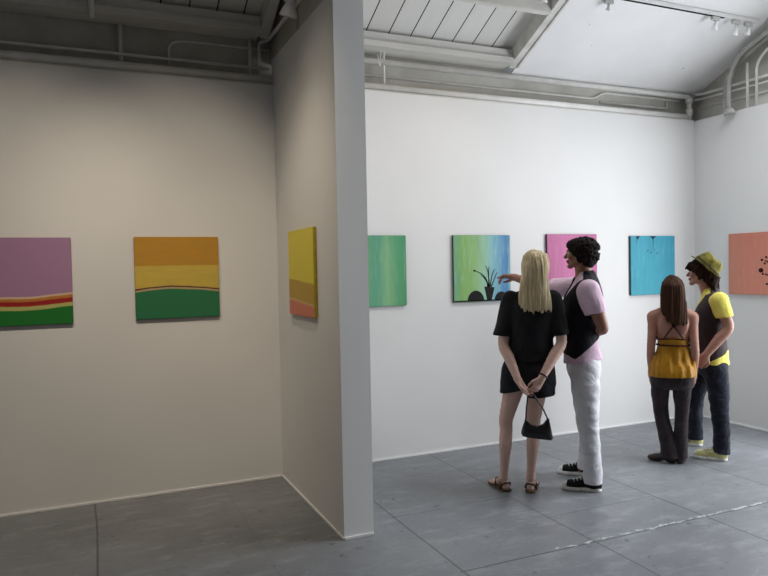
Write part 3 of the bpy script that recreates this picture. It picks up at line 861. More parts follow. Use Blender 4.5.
# ================================================================== woman with long blond hair, seen from behind
def woman_blond():
    root = person('woman with long straight blond hair in black top and shorts, hands clasped behind her back', (2.867, 4.126))
    # local axes: x to the viewer's right, y away from the viewer, z up
    hip = [(-0.005, 0.0, 0.90), (0.145, 0.0, 0.90)]
    knee = [(-0.094, 0.02, 0.475), (0.104, 0.02, 0.475)]
    ank = [(-0.114, 0.0, 0.085), (0.078, 0.0, 0.085)]
    sho = [(-0.055, 0.0, 1.405), (0.258, 0.01, 1.405)]
    elb = [(-0.105, -0.055, 1.085), (0.305, -0.05, 1.100)]
    wri = [(-0.005, -0.185, 0.850), (0.160, -0.185, 0.860)]
    tor = [(0.072, -0.01, 0.80, 0.150, 0.105), (0.074, -0.008, 0.88, 0.168, 0.112), (0.080, 0.0, 0.98, 0.152, 0.100), (0.090, 0.005, 1.09, 0.124, 0.088),
           (0.095, 0.0, 1.22, 0.140, 0.100), (0.100, 0.0, 1.33, 0.155, 0.100), (0.102, 0.005, 1.42, 0.150, 0.075), (0.106, 0.005, 1.465, 0.085, 0.058)]
    H = Frame((0.126, 0.03, 1.628), (-0.18, 0.97, -0.04), (0, 0, 1), 0.98)
    F = Field((-0.34, -0.32, -0.005), (0.50, 0.34, 1.79), 0.005)
    F.loft(tor, 0.02)
    toes = [(-0.50, 0.85), (0.12, 1.0)]
    for i in (0, 1):
        h, k, a = [np.array(q[i]) for q in (hip, knee, ank)]
        calf = k * 0.68 + a * 0.32 + np.array([0.0, -0.018, 0])
        F.chain([(h + [0, -0.005, -0.02], 0.088), (h * 0.6 + k * 0.4, 0.071), (k + [0, 0, 0.05], 0.051), (k - [0, 0, 0.02], 0.046), (calf, 0.046), (k * 0.35 + a * 0.65 + [0, -0.006, 0], 0.035), (a + [0, 0, 0.03], 0.030), (a, 0.030)], 0.02)
        foot(F, a, toes[i], 0.90)
        s, e, w = [np.array(q[i]) for q in (sho, elb, wri)]
        F.chain([(s, 0.052), (s * 0.5 + e * 0.5, 0.043), (e, 0.037), (e * 0.62 + w * 0.38, 0.038), (w, 0.025)], 0.015)
    hand(F, wri[0], (0.52, 0.02, -0.85), (0.75, -0.4, 0.45), 0.30, -1, 0.95, thumb_out=0.5)
    hand(F, wri[1], (-0.50, -0.03, -0.86), (-0.55, 0.75, 0.3), 0.42, 1, 0.95, thumb_out=0.5)
    head(F, H, (0.112, 0.0, 1.45), 0.048)
    field_obj('body', F, S_fair, root, lips(H)); eyes(H, root, M_eye)
    # shirt
    F = Field((-0.34, -0.24, 0.90), (0.50, 0.24, 1.53), 0.006)
    F.loft([(0.078, -0.005, 0.92, 0.184, 0.125), (0.080, -0.003, 0.98, 0.183, 0.122), (0.090, 0.0, 1.09, 0.160, 0.110), (0.095, 0.0, 1.22, 0.165, 0.115),
            (0.100, 0.0, 1.33, 0.172, 0.112), (0.102, 0.003, 1.42, 0.160, 0.085), (0.108, 0.005, 1.475, 0.090, 0.066)], 0.02)
    F.cut((0, 0, 0.955), (0, 0, -1))
    for (s, e) in (((-0.045, 0.0, 1.405), (-0.120, -0.035, 1.135)), ((0.250, 0.01, 1.405), (0.306, -0.03, 1.135))):
        G = F.twin(); s, e = np.array(s), np.array(e)
        G.chain([(s, 0.066), (s * 0.5 + e * 0.5, 0.062), (e, 0.064)], 0.03)
        G.cut(s * 0.03 + e * 0.97, unit(e - s) * [0.5, 0.5, 1])
        F.join(G, 0.03)
    F.folds(0.008, 5, 10, 14, 45)
    F.ell((0.112, 0.02, 1.51), (0.075, 0.07, 0.035), 0.01, op='carve')
    field_obj('black_top', F, K_black, root, largest=True)
    # shorts
    F = Field((-0.2, -0.24, 0.64), (0.36, 0.24, 1.03), 0.006)
    F.loft([(0.072, -0.01, 0.80, 0.190, 0.128), (0.074, -0.008, 0.88, 0.188, 0.126), (0.078, 0.0, 0.96, 0.172, 0.114), (0.080, 0.0, 1.0, 0.160, 0.106)], 0.02)
    F.chain([((-0.018, -0.002, 0.86), 0.103), ((-0.050, 0.0, 0.64), 0.094)], 0.03)
    F.chain([((0.150, -0.002, 0.86), 0.103), ((0.156, 0.0, 0.64), 0.106)], 0.03)
    F.folds(0.006, 8, 9, 18, 55)
    F.apply(lambda d, X, Y, Z: np.maximum(d, 0.715 - Z - 0.10 * (X - 0.06) * np.where(X < 0.06, 1, -0.35) * np.where(X < 0.06, 1, -1) * 0 - np.where(X < 0.055, np.clip((0.055 - X) * 0 , 0, 1), 0) + np.where(X < 0.06, (-0.15 - X) * -0.22, (0.28 - X) * -0.10)))
    F.cut((0, 0, 0.99), (0, 0, 1))
    field_obj('black_shorts', F, K_black2, root)
    # hair: cap over the skull and a long sheet down the back
    F = Field((-0.08, -0.22, 1.22), (0.34, 0.16, 1.79), 0.0045)
    F.ell(H(0, -0.02, 0.040), (0.092, 0.110, 0.094), 0.01, H.B)
    F.loft([(0.129, -0.035, 1.70, 0.070, 0.070), (0.127, -0.052, 1.64, 0.091, 0.074), (0.124, -0.068, 1.58, 0.096, 0.062), (0.120, -0.088, 1.50, 0.103, 0.045), (0.122, -0.105, 1.42, 0.113, 0.036), (0.126, -0.112, 1.34, 0.114, 0.030), (0.128, -0.112, 1.26, 0.100, 0.026)], 0.06)
    F.ell(H(0, 0.085, -0.03), (0.066, 0.075, 0.10), 0.01, H.B, 'carve')
    F.apply(lambda d, X, Y, Z: d + 0.0012 * np.sin(X * 300 + 4 * np.sin(Z * 7) + Y * 60) + 0.0012 * np.sin(X * 113 + 3 * np.sin(Z * 5 + X * 20) + Y * 70 + 1) + 0.003 * np.sin(X * 47 + 2 * np.sin(Z * 6) + 2))
    F.apply(lambda d, X, Y, Z: np.maximum(d, 1.322 + ragged(X, 0.4, 0.008) + 0.9 * np.maximum(0.060 - X, 0) + 0.35 * np.maximum(X - 0.20, 0) - Z))
    field_obj('long_blond_hair', F, H_blond, root, largest=True)
    # sandals, wristband
    for i in (0, 1):
        t = unit([toes[i][0], toes[i][1], 0]); a = np.array(ank[i]); g = np.array([a[0], a[1], 0.0]); r = np.cross(t, [0, 0, 1.0])
        F = Field(g - [0.25, 0.12, 0.02], g + [0.2, 0.27, 0.05], 0.005)
        F.cap(g - t * 0.030, g + t * 0.06, 0.038, 0.036, 0.02); F.cap(g + t * 0.06, g + t * 0.15, 0.036, 0.048, 0.03)
        F.apply(lambda d, X, Y, Z: np.maximum(d, np.maximum(-0.012 - Z, Z - 0.004)))
        o = field_obj('sandal', F, K_thong, root); o.location.z = 0.0125
        up = np.array([0, 0, 1.0])
        tube_child('strap', [g - t * 0.0 + r * 0.040 + up * 0.005, g - t * 0.040 + r * 0.030 + up * 0.050, g - t * 0.062 + up * 0.055, g - t * 0.040 - r * 0.030 + up * 0.050, g - r * 0.040 + up * 0.005], 0.006, K_brown, o, 0.03)
        tube_child('strap', [g + t * 0.06 + r * 0.042 + up * 0.008, g + t * 0.12 + r * 0.014 + up * 0.050, g + t * 0.155 + r * 0.010 + up * 0.01], 0.006, K_brown, o, 0.03)
        tube_child('strap', [g + t * 0.06 - r * 0.042 + up * 0.008, g + t * 0.11 - r * 0.008 + up * 0.052, g + t * 0.155 + r * 0.010 + up * 0.01], 0.006, K_brown, o, 0.03)
    w, e = np.array(wri[1]), np.array(elb[1]); ax = unit(e - w); c = w + ax * 0.018
    u = unit(np.cross(ax, [0, 1, 0])); v = np.cross(ax, u)
    bm = bmesh.new(); add_tube(bm, [c + (u * math.cos(q) + v * math.sin(q)) * 0.0305 for q in np.linspace(0, 2 * PI, 25)], 0.0065, 8, False)
    obj('wristband', bm, K_leather, root, smooth=True)
    # handbag, hanging from her hands: a thing of its own, in the same local axes
    bag = thing('handbag', 'small black baguette handbag hanging from the blond woman\'s hands', 'handbag', root.location, root.rotation_euler.z)
    F = Field((-0.04, -0.30, 0.38), (0.30, -0.10, 0.66), 0.004)
    y = -0.20
    bt = [(0.012, 0.475), (0.022, 0.452), (0.060, 0.443), (0.150, 0.434), (0.215, 0.428), (0.232, 0.440), (0.228, 0.470), (0.205, 0.575), (0.190, 0.572), (0.165, 0.540), (0.125, 0.523), (0.085, 0.533), (0.058, 0.560), (0.040, 0.562), (0.028, 0.530)]
    def shape(X, Y, Z):       # rounded outline of the bag, thick in the middle
        P = np.array(bt); n = len(P); best = np.full(np.broadcast(X, Z).shape, 9.0, np.float32); inside = np.zeros(best.shape, bool)
        for i in range(n):
            a_, b_ = P[i], P[(i + 1) % n]; e_ = b_ - a_
            t_ = np.clip(((X - a_[0]) * e_[0] + (Z - a_[1]) * e_[1]) / (e_ @ e_), 0, 1)
            best = np.minimum(best, np.sqrt((X - a_[0] - t_ * e_[0]) ** 2 + (Z - a_[1] - t_ * e_[1]) ** 2))
            c1 = (a_[1] > Z) != (b_[1] > Z)
            xi = a_[0] + (Z - a_[1]) / (e_[1] if abs(e_[1]) > 1e-9 else 1e-9) * e_[0]
            inside ^= c1 & (X < xi)
        d2 = np.where(inside, -best, best)
        hw = 0.012 + 0.026 * np.clip(-d2 / 0.045, 0, 1) ** 0.6 * np.clip((0.60 - Z) / 0.12, 0.3, 1)
        return np.maximum(d2, np.abs(Y - y) - hw)
    F.put(shape, (0.0, -0.26, 0.42), (0.25, -0.14, 0.60), 0.01)
    F.folds(0.002, 3, 8, 30, 80)
    bag_o = field_obj('bag_body', F, K_leather, bag)
    tube_child('shoulder_strap', [(0.046, y, 0.560), (0.052, -0.215, 0.66), (0.062, -0.232, 0.735), (0.085, -0.238, 0.757), (0.106, -0.234, 0.745), (0.160, -0.215, 0.66), (0.198, y, 0.572)], 0.0055, K_leather, bag, 0.02)
    for p in ((0.046, y, 0.560), (0.198, y, 0.570)):
        bm = bmesh.new(); add_tube(bm, [(p[0] + 0.010 * math.cos(q), p[1], p[2] + 0.010 * math.sin(q)) for q in np.linspace(0, 2 * PI, 13)], 0.0025, 6, False)
        obj('strap_ring', bm, M_steel, bag, smooth=True)

# ================================================================== curly haired man pointing, in profile
def man_curly():
    root = person('curly haired man in black vest, pale pink shirt and white jeans, pointing at a canvas', (3.334, 3.963))
    # faces -x, slightly away; near side is y < 0
    H = Frame((-0.026, 0.02, 1.738), (-0.98, 0.16, -0.02), (0, 0, 1), 0.98)
    tor = [(-0.010, 0.02, 0.88, 0.118, 0.160), (-0.012, 0.02, 0.96, 0.118, 0.165), (-0.020, 0.02, 1.06, 0.106, 0.150), (-0.020, 0.02, 1.16, 0.108, 0.150),
           (-0.012, 0.02, 1.30, 0.122, 0.170), (0.0, 0.02, 1.42, 0.115, 0.178), (0.015, 0.02, 1.51, 0.078, 0.150), (0.012, 0.02, 1.555, 0.062, 0.085)]
    F = Field((-0.78, -0.32, -0.005), (0.30, 0.62, 1.88), 0.0055)
    F.loft(tor, 0.02)
    legs = [((-0.005, -0.07, 0.90), (0.018, -0.082, 0.50), (0.050, -0.062, 0.09)), ((-0.005, 0.11, 0.90), (0.020, 0.18, 0.50), (0.005, 0.295, 0.09))]
    for h, k, a in legs:
        h, k, a = map(np.array, (h, k, a))
        F.chain([(h, 0.085), (h * .5 + k * .5, 0.068), (k, 0.050), (k * .65 + a * .35, 0.048), (a, 0.034)], 0.02)
        F.cap(a, a + [-0.05, 0.005, -0.058], 0.028, 0.018, 0.01); F.cap(a, a + [0.015, 0, -0.05], 0.032, 0.024, 0.01)
    # near arm: elbow back, hand behind his back
    s, e, w = map(np.array, ((0.045, -0.160, 1.465), (0.126, -0.160, 1.205), (0.100, 0.065, 1.145)))
    F.chain([(s, 0.060), (s * .5 + e * .5, 0.050), (e, 0.041), (e * .6 + w * .4, 0.043), (w, 0.029)], 0.02)
    hand(F, w, (-0.40, 0.90, -0.05), (0.95, 0.3, -0.2), 0.2, 1, 1.0)
    # far arm: raised and pointing at the canvas
    s, e, w = map(np.array, ((-0.035, 0.20, 1.490), (-0.300, 0.335, 1.475), (-0.540, 0.46, 1.555)))
    F.chain([(s, 0.060), (s * .5 + e * .5, 0.050), (e, 0.041), (e * .6 + w * .4, 0.041), (w, 0.028)], 0.02)
    hand(F, w, (-0.93, 0.28, 0.10), (-0.25, -0.25, -0.93), 0.55, 1, 1.08, point=True)
    head(F, H, (0.005, 0.02, 1.53), 0.058)
    field_obj('body', F, S_tan, root, lips(H)); eyes(H, root, M_eye)
    # hair
    F = Field((-0.22, -0.20, 1.56), (0.22, 0.22, 1.90), 0.0055)
    F.ell(H(0, -0.026, 0.026), (0.094, 0.106, 0.086), 0.02, H.B)
    F.ell(H(0, -0.066, -0.030), (0.084, 0.060, 0.092), 0.03, H.B)
    F.ell(H(0, 0.036, 0.062), (0.064, 0.056, 0.036), 0.03, H.B)
    rnd = np.random.RandomState(3)
    for i in range(480):
        v = rnd.normal(size=3); v /= np.linalg.norm(v)
        if v[1] > 0.45 and v[2] < 0.45:
            continue
        p = H(v[0] * 0.094, -0.034 + v[1] * 0.108, 0.020 + v[2] * 0.090 - (0.035 if v[2] < 0 else 0))
        F.ell(p, rnd.uniform(0.006, 0.014) * np.ones(3), 0.006)
    F.ell(H(0, 0.105, -0.055), (0.080, 0.085, 0.095), 0.008, H.B, 'carve')
    F.ell(H(0, 0.02, -0.12), (0.10, 0.07, 0.05), 0.01, H.B, 'carve')
    F.apply(lambda d, X, Y, Z: d + 0.004 * np.sin(X * 190 + np.sin(Z * 80) * 2) * np.sin(Y * 170 + 1) * np.sin(Z * 180))
    field_obj('curly_hair', F, H_dark, root, largest=True)
    # pink shirt: trunk to the hem, short sleeves
    F = Field((-0.48, -0.32, 0.88), (0.32, 0.48, 1.62), 0.0065)
    F.loft([(-0.008, 0.02, 0.88, 0.140, 0.180), (-0.012, 0.02, 0.96, 0.138, 0.180), (-0.020, 0.02, 1.06, 0.122, 0.165), (-0.020, 0.02, 1.16, 0.122, 0.165),
            (-0.012, 0.02, 1.30, 0.134, 0.182), (0.0, 0.02, 1.42, 0.126, 0.188), (0.013, 0.02, 1.52, 0.086, 0.155), (0.008, 0.02, 1.575, 0.070, 0.085)], 0.02)
    F.apply(lambda d, X, Y, Z: np.maximum(d, 0.945 - Z + 0.10 * (X + 0.0)))
    G = F.twin(); G.chain([((0.036, -0.155, 1.465), 0.078), ((0.076, -0.172, 1.35), 0.072), ((0.108, -0.174, 1.25), 0.068)], 0.03)
    G.cut((0.098, -0.17, 1.318), (0.22, 0, -1)); F.join(G, 0.03)
    G = F.twin(); G.chain([((-0.035, 0.20, 1.485), 0.080), ((-0.14, 0.255, 1.475), 0.073), ((-0.245, 0.305, 1.475), 0.069)], 0.03)
    G.cut((-0.235, 0.30, 1.475), (-0.9, 0.4, 0)); F.join(G, 0.03)
    F.folds(0.009, 11, 10, 16, 50)
    F.ell((-0.045, 0.02, 1.585), (0.055, 0.062, 0.075), 0.01, op='carve')
    field_obj('pink_shirt', F, K_pink, root, largest=True)
    # vest
    F = Field((-0.24, -0.28, 0.94), (0.24, 0.30, 1.62), 0.0065)
    F.loft([(-0.012, 0.02, 0.94, 0.140, 0.184), (-0.016, 0.02, 0.98, 0.142, 0.186), (-0.022, 0.02, 1.06, 0.134, 0.176), (-0.022, 0.02, 1.16, 0.133, 0.175),
            (-0.012, 0.02, 1.30, 0.145, 0.193), (0.002, 0.02, 1.42, 0.138, 0.198), (0.015, 0.02, 1.52, 0.098, 0.164), (0.012, 0.02, 1.58, 0.078, 0.092)], 0.02)
    F.folds(0.006, 4, 8, 14, 36)
    F.apply(lambda d, X, Y, Z: np.maximum(d, 0.972 - Z + 0.85 * np.maximum(X + 0.055, 0) + 0.45 * np.maximum(-0.075 - X, 0)))
    for sy_, yy in ((-1, -0.24), (1, 0.28)):
        F.ell((0.040 if sy_ < 0 else -0.02, yy, 1.420), (0.088, 0.115, 0.150), 0.005, op='carve')
    # neck opening: V at the front
    F.apply(lambda d, X, Y, Z: np.maximum(d, np.where(X < 0.0, np.minimum(0.015 + 0.34 * (Z - 1.36) - np.abs(Y + 0.035), 1), -1)))
    F.ell((-0.02, 0.02, 1.60), (0.085, 0.070, 0.075), 0.005, op='carve')
    field_obj('black_vest', F, K_vest, root, largest=True)
    # jeans
    F = Field((-0.22, -0.26, 0.05), (0.26, 0.46, 1.03), 0.0065)
    F.loft([(-0.004, 0.02, 0.86, 0.118, 0.165), (-0.006, 0.02, 0.93, 0.120, 0.170), (-0.012, 0.02, 1.01, 0.112, 0.158)], 0.03)
    F.chain([((0.002, -0.060, 0.88), 0.110), ((0.010, -0.075, 0.70), 0.097), ((0.020, -0.082, 0.50), 0.078), ((0.038, -0.075, 0.30), 0.069), ((0.050, -0.062, 0.13), 0.067), ((0.052, -0.060, 0.02), 0.070)], 0.03)
    F.chain([((0.002, 0.100, 0.88), 0.110), ((0.010, 0.13, 0.70), 0.094), ((0.026, 0.18, 0.50), 0.078), ((0.026, 0.25, 0.30), 0.070), ((0.014, 0.29, 0.13), 0.070), ((0.010, 0.30, 0.02), 0.072)], 0.03)
    F.folds(0.006, 21, 16, 25, 95, 1.8)
    F.apply(lambda d, X, Y, Z: np.maximum(d, 0.050 - 0.022 * (Y > 0.12) - Z + 0.05 * (0.08 - X)))
    F.cut((0, 0, 1.0), (0, 0, 1))
    field_obj('white_jeans', F, K_white, root)
    sneaker(root, (0.116, -0.068), (-0.99, 0.06), K_canvas, 1.02, 'black canvas sneaker with white sole and laces')
    sneaker(root, (0.070, 0.305), (-0.99, 0.10), K_canvas, 1.0, 'black canvas sneaker with white sole and laces')

# ================================================================== woman in the mustard top, seen from behind
def woman_mustard():
    root = person('woman with long brown hair in mustard halter top and dark jeans, arms at her sides', (4.388, 4.121))
    H = Frame((-0.005, 0.02, 1.418), (0.05, 1.0, -0.05), (0, 0, 1), 0.93)
    tor = [(-0.012, 0.0, 0.70, 0.140, 0.100), (-0.010, 0.0, 0.78, 0.152, 0.106), (-0.006, 0.0, 0.88, 0.132, 0.092), (-0.002, 0.0, 0.97, 0.112, 0.080),
           (0.0, 0.0, 1.07, 0.122, 0.086), (0.0, 0.0, 1.16, 0.138, 0.088), (-0.002, 0.0, 1.235, 0.136, 0.064), (-0.003, 0.0, 1.275, 0.070, 0.050)]
    F = Field((-0.34, -0.26, -0.005), (0.32, 0.30, 1.56), 0.005)
    F.loft(tor, 0.02)
    legs = [((-0.085, 0.0, 0.78), (-0.100, 0.015, 0.43), (-0.030, 0.0, 0.08)), ((0.070, 0.0, 0.78), (0.060, 0.01, 0.43), (0.046, 0.01, 0.08))]
    for h, k, a in legs:
        h, k, a = map(np.array, (h, k, a))
        F.chain([(h, 0.072), (h * .5 + k * .5, 0.056), (k, 0.042), (k * .65 + a * .35 + [0, -.005, 0], 0.036), (a, 0.028)], 0.02)
    F.cap((-0.03, 0, 0.06), (-0.14, 0.03, 0.035), 0.030, 0.024, 0.02); F.cap((0.048, 0, 0.06), (0.058, 0.10, 0.035), 0.030, 0.024, 0.02)
    sho = [(-0.150, 0.0, 1.205), (0.138, 0.0, 1.200)]
    elb = [(-0.172, -0.035, 0.945), (0.158, -0.035, 0.945)]
    wri = [(-0.172, 0.02, 0.735), (0.152, 0.05, 0.735)]
    for i in (0, 1):
        s, e, w = [np.array(q[i]) for q in (sho, elb, wri)]
        F.chain([(s, 0.047), (s * .55 + e * .45, 0.038), (e, 0.032), (e * .62 + w * .38, 0.033), (w, 0.022)], 0.02)
    F.cap((-0.09, 0, 1.24), sho[0], 0.045, 0.045, 0.03); F.cap((0.085, 0, 1.24), sho[1], 0.045, 0.045, 0.03)
    hand(F, wri[0], (-0.08, 0.10, -0.98), (0.95, 0.1, 0.0), 0.35, -1, 0.88)
    hand(F, wri[1], (0.03, 0.15, -0.98), (-0.95, 0.1, 0.0), 0.35, 1, 0.88)
    # shoulder blades and spine line
    F.ell((-0.065, -0.072, 1.14), (0.045, 0.022, 0.065), 0.03); F.ell((0.065, -0.072, 1.14), (0.045, 0.022, 0.065), 0.03)
    head(F, H, (-0.003, 0.0, 1.27), 0.045)
    field_obj('body', F, S_warm, root, lips(H)); eyes(H, root, M_eye)
    # halter top: gathered, flaring to a wide hem
    F = Field((-0.24, -0.22, 0.66), (0.24, 0.22, 1.16), 0.0055)
    F.loft([(-0.012, -0.008, 0.69, 0.180, 0.142), (-0.012, -0.008, 0.76, 0.184, 0.142), (-0.008, 0.0, 0.86, 0.158, 0.112), (-0.002, 0.0, 0.97, 0.122, 0.090), (0.0, 0.0, 1.05, 0.127, 0.094), (0.0, 0.02, 1.12, 0.134, 0.088)], 0.02)
    F.apply(lambda d, X, Y, Z: d + 0.008 * np.clip((0.97 - Z) / 0.12, 0, 1) * np.clip((Z - 0.66) / 0.16, 0.25, 1) * (np.sin(X * 75 + Y * 40 + 9 * X * (Z - 0.7)) + 0.6 * np.sin(X * 130 - Y * 50 + 2 - 9 * X * (Z - 0.7))))
    F.folds(0.005, 31, 8, 18, 45)
    F.cut((0, 0, 0.722), (0.02, 0, -1))
    F.apply(lambda d, X, Y, Z: np.maximum(d, Z - (1.045 + np.clip(Y * 1.6, 0.0, 0.09) - 0.12 * np.abs(X) * (Y < 0))))
    top = field_obj('mustard_top', F, K_mustard, root, largest=True)
    def band(z, grow, r, sag=0.0):
        pts = []
        for q in np.linspace(0, 2 * PI, 41):
            x = 0.0 + (0.125 + grow) * math.cos(q); y = (0.092 + grow) * math.sin(q)
            pts.append((x, y, z - (sag * abs(math.cos(q)) if y < 0 else -0.0)))
        bm = bmesh.new(); add_tube(bm, pts, r, 6, False); obj('waist_tie', bm, K_maroon, top, smooth=True)
    band(0.978, 0.004, 0.0070); band(1.035, 0.003, 0.0062, 0.012)
    tube_child('neck_tie', [(0.075, -0.092, 1.030), (0.030, -0.105, 1.10), (-0.02, -0.097, 1.165), (-0.045, -0.07, 1.25)], 0.0055, K_maroon, top, 0.04)
    tube_child('neck_tie', [(-0.075, -0.092, 1.030), (-0.030, -0.105, 1.10), (0.02, -0.097, 1.165), (0.045, -0.07, 1.25)], 0.0055, K_maroon, top, 0.04)
    # flared jeans
    F = Field((-0.24, -0.20, 0.02), (0.20, 0.20, 0.88), 0.006)
    F.loft([(-0.012, 0.0, 0.66, 0.150, 0.112), (-0.010, 0.0, 0.76, 0.160, 0.114), (-0.006, 0.0, 0.86, 0.140, 0.100)], 0.03)
    F.cap((-0.078, -0.018, 0.69), (-0.075, -0.012, 0.76), 0.082, 0.078, 0.03); F.cap((0.058, -0.018, 0.69), (0.055, -0.012, 0.76), 0.082, 0.078, 0.03)
    F.chain([((-0.092, 0.0, 0.74), 0.086), ((-0.105, 0.005, 0.60), 0.073), ((-0.100, 0.015, 0.42), 0.058), ((-0.066, 0.005, 0.24), 0.058), ((-0.036, 0.0, 0.10), 0.070), ((-0.028, 0.0, 0.00), 0.078)], 0.022)
    F.chain([((0.070, 0.0, 0.74), 0.086), ((0.062, 0.005, 0.60), 0.071), ((0.060, 0.01, 0.42), 0.056), ((0.050, 0.01, 0.24), 0.051), ((0.046, 0.01, 0.10), 0.056), ((0.042, 0.01, 0.00), 0.062)], 0.022)
    F.folds(0.006, 17, 12, 18, 60)
    F.cut((0, 0, 0.045), (0, 0, -1)); F.cut((0, 0, 0.85), (0, 0, 1))
    field_obj('flared_jeans', F, K_brownjean, root)
    # dark boots peeping out under the flares
    for g, t in (((-0.028, 0.0, 0), (-0.97, 0.22, 0)), ((0.046, 0.01, 0), (0.10, 0.99, 0))):
        g = np.array(g); t = unit(t); r = np.cross(t, [0, 0, 1.0]); up = np.array([0, 0, 1.0]); B = np.stack([r, t, up])
        F = Field(g - [0.25, 0.2, 0.01], g + [0.2, 0.25, 0.16], 0.005)
        F.ell(g + up * 0.04 - t * 0.01, (0.036, 0.045, 0.045), 0.02, B); F.cap(g + up * 0.10, g + up * 0.05, 0.036, 0.036, 0.02)
        F.cap(g + up * 0.055, g + t * 0.11 + up * 0.034, 0.036, 0.028, 0.03); F.ell(g + t * 0.125 + up * 0.024, (0.040, 0.060, 0.030), 0.02, B)
        F.cut((0, 0, 0.003), (0, 0, -1))
        field_obj('boot', F, K_brown, root)
    # hair
    F = Field((-0.18, -0.24, 1.06), (0.20, 0.14, 1.57), 0.0045)
    F.ell(H(0, -0.015, 0.042), (0.084, 0.104, 0.090), 0.01, H.B)
    F.loft([(-0.006, -0.050, 1.46, 0.086, 0.070), (-0.006, -0.060, 1.38, 0.095, 0.060), (-0.006, -0.078, 1.30, 0.096, 0.046), (0.004, -0.094, 1.22, 0.090, 0.034), (0.016, -0.104, 1.15, 0.072, 0.026), (0.030, -0.104, 1.09, 0.045, 0.018)], 0.03)
    F.ell(H(0, 0.085, -0.03), (0.066, 0.075, 0.10), 0.01, H.B, 'carve')
    F.cap((0.078, -0.060, 1.32), (0.100, -0.085, 1.16), 0.022, 0.012, 0.02)
    F.apply(lambda d, X, Y, Z: d + 0.0014 * np.sin(X * 290 + 4 * np.sin(Z * 8) + Y * 60) + 0.0022 * np.sin(X * 110 + 3 * np.sin(Z * 6 + X * 20) + Y * 70) + 0.003 * np.sin(X * 52 + 2 * np.sin(Z * 7) + 1))
    F.apply(lambda d, X, Y, Z: np.maximum(d, 1.150 + ragged(X, 1.4, 0.009) + 1.1 * np.maximum(-0.01 - X, 0) - Z))
    field_obj('long_brown_hair', F, H_brown, root, largest=True)

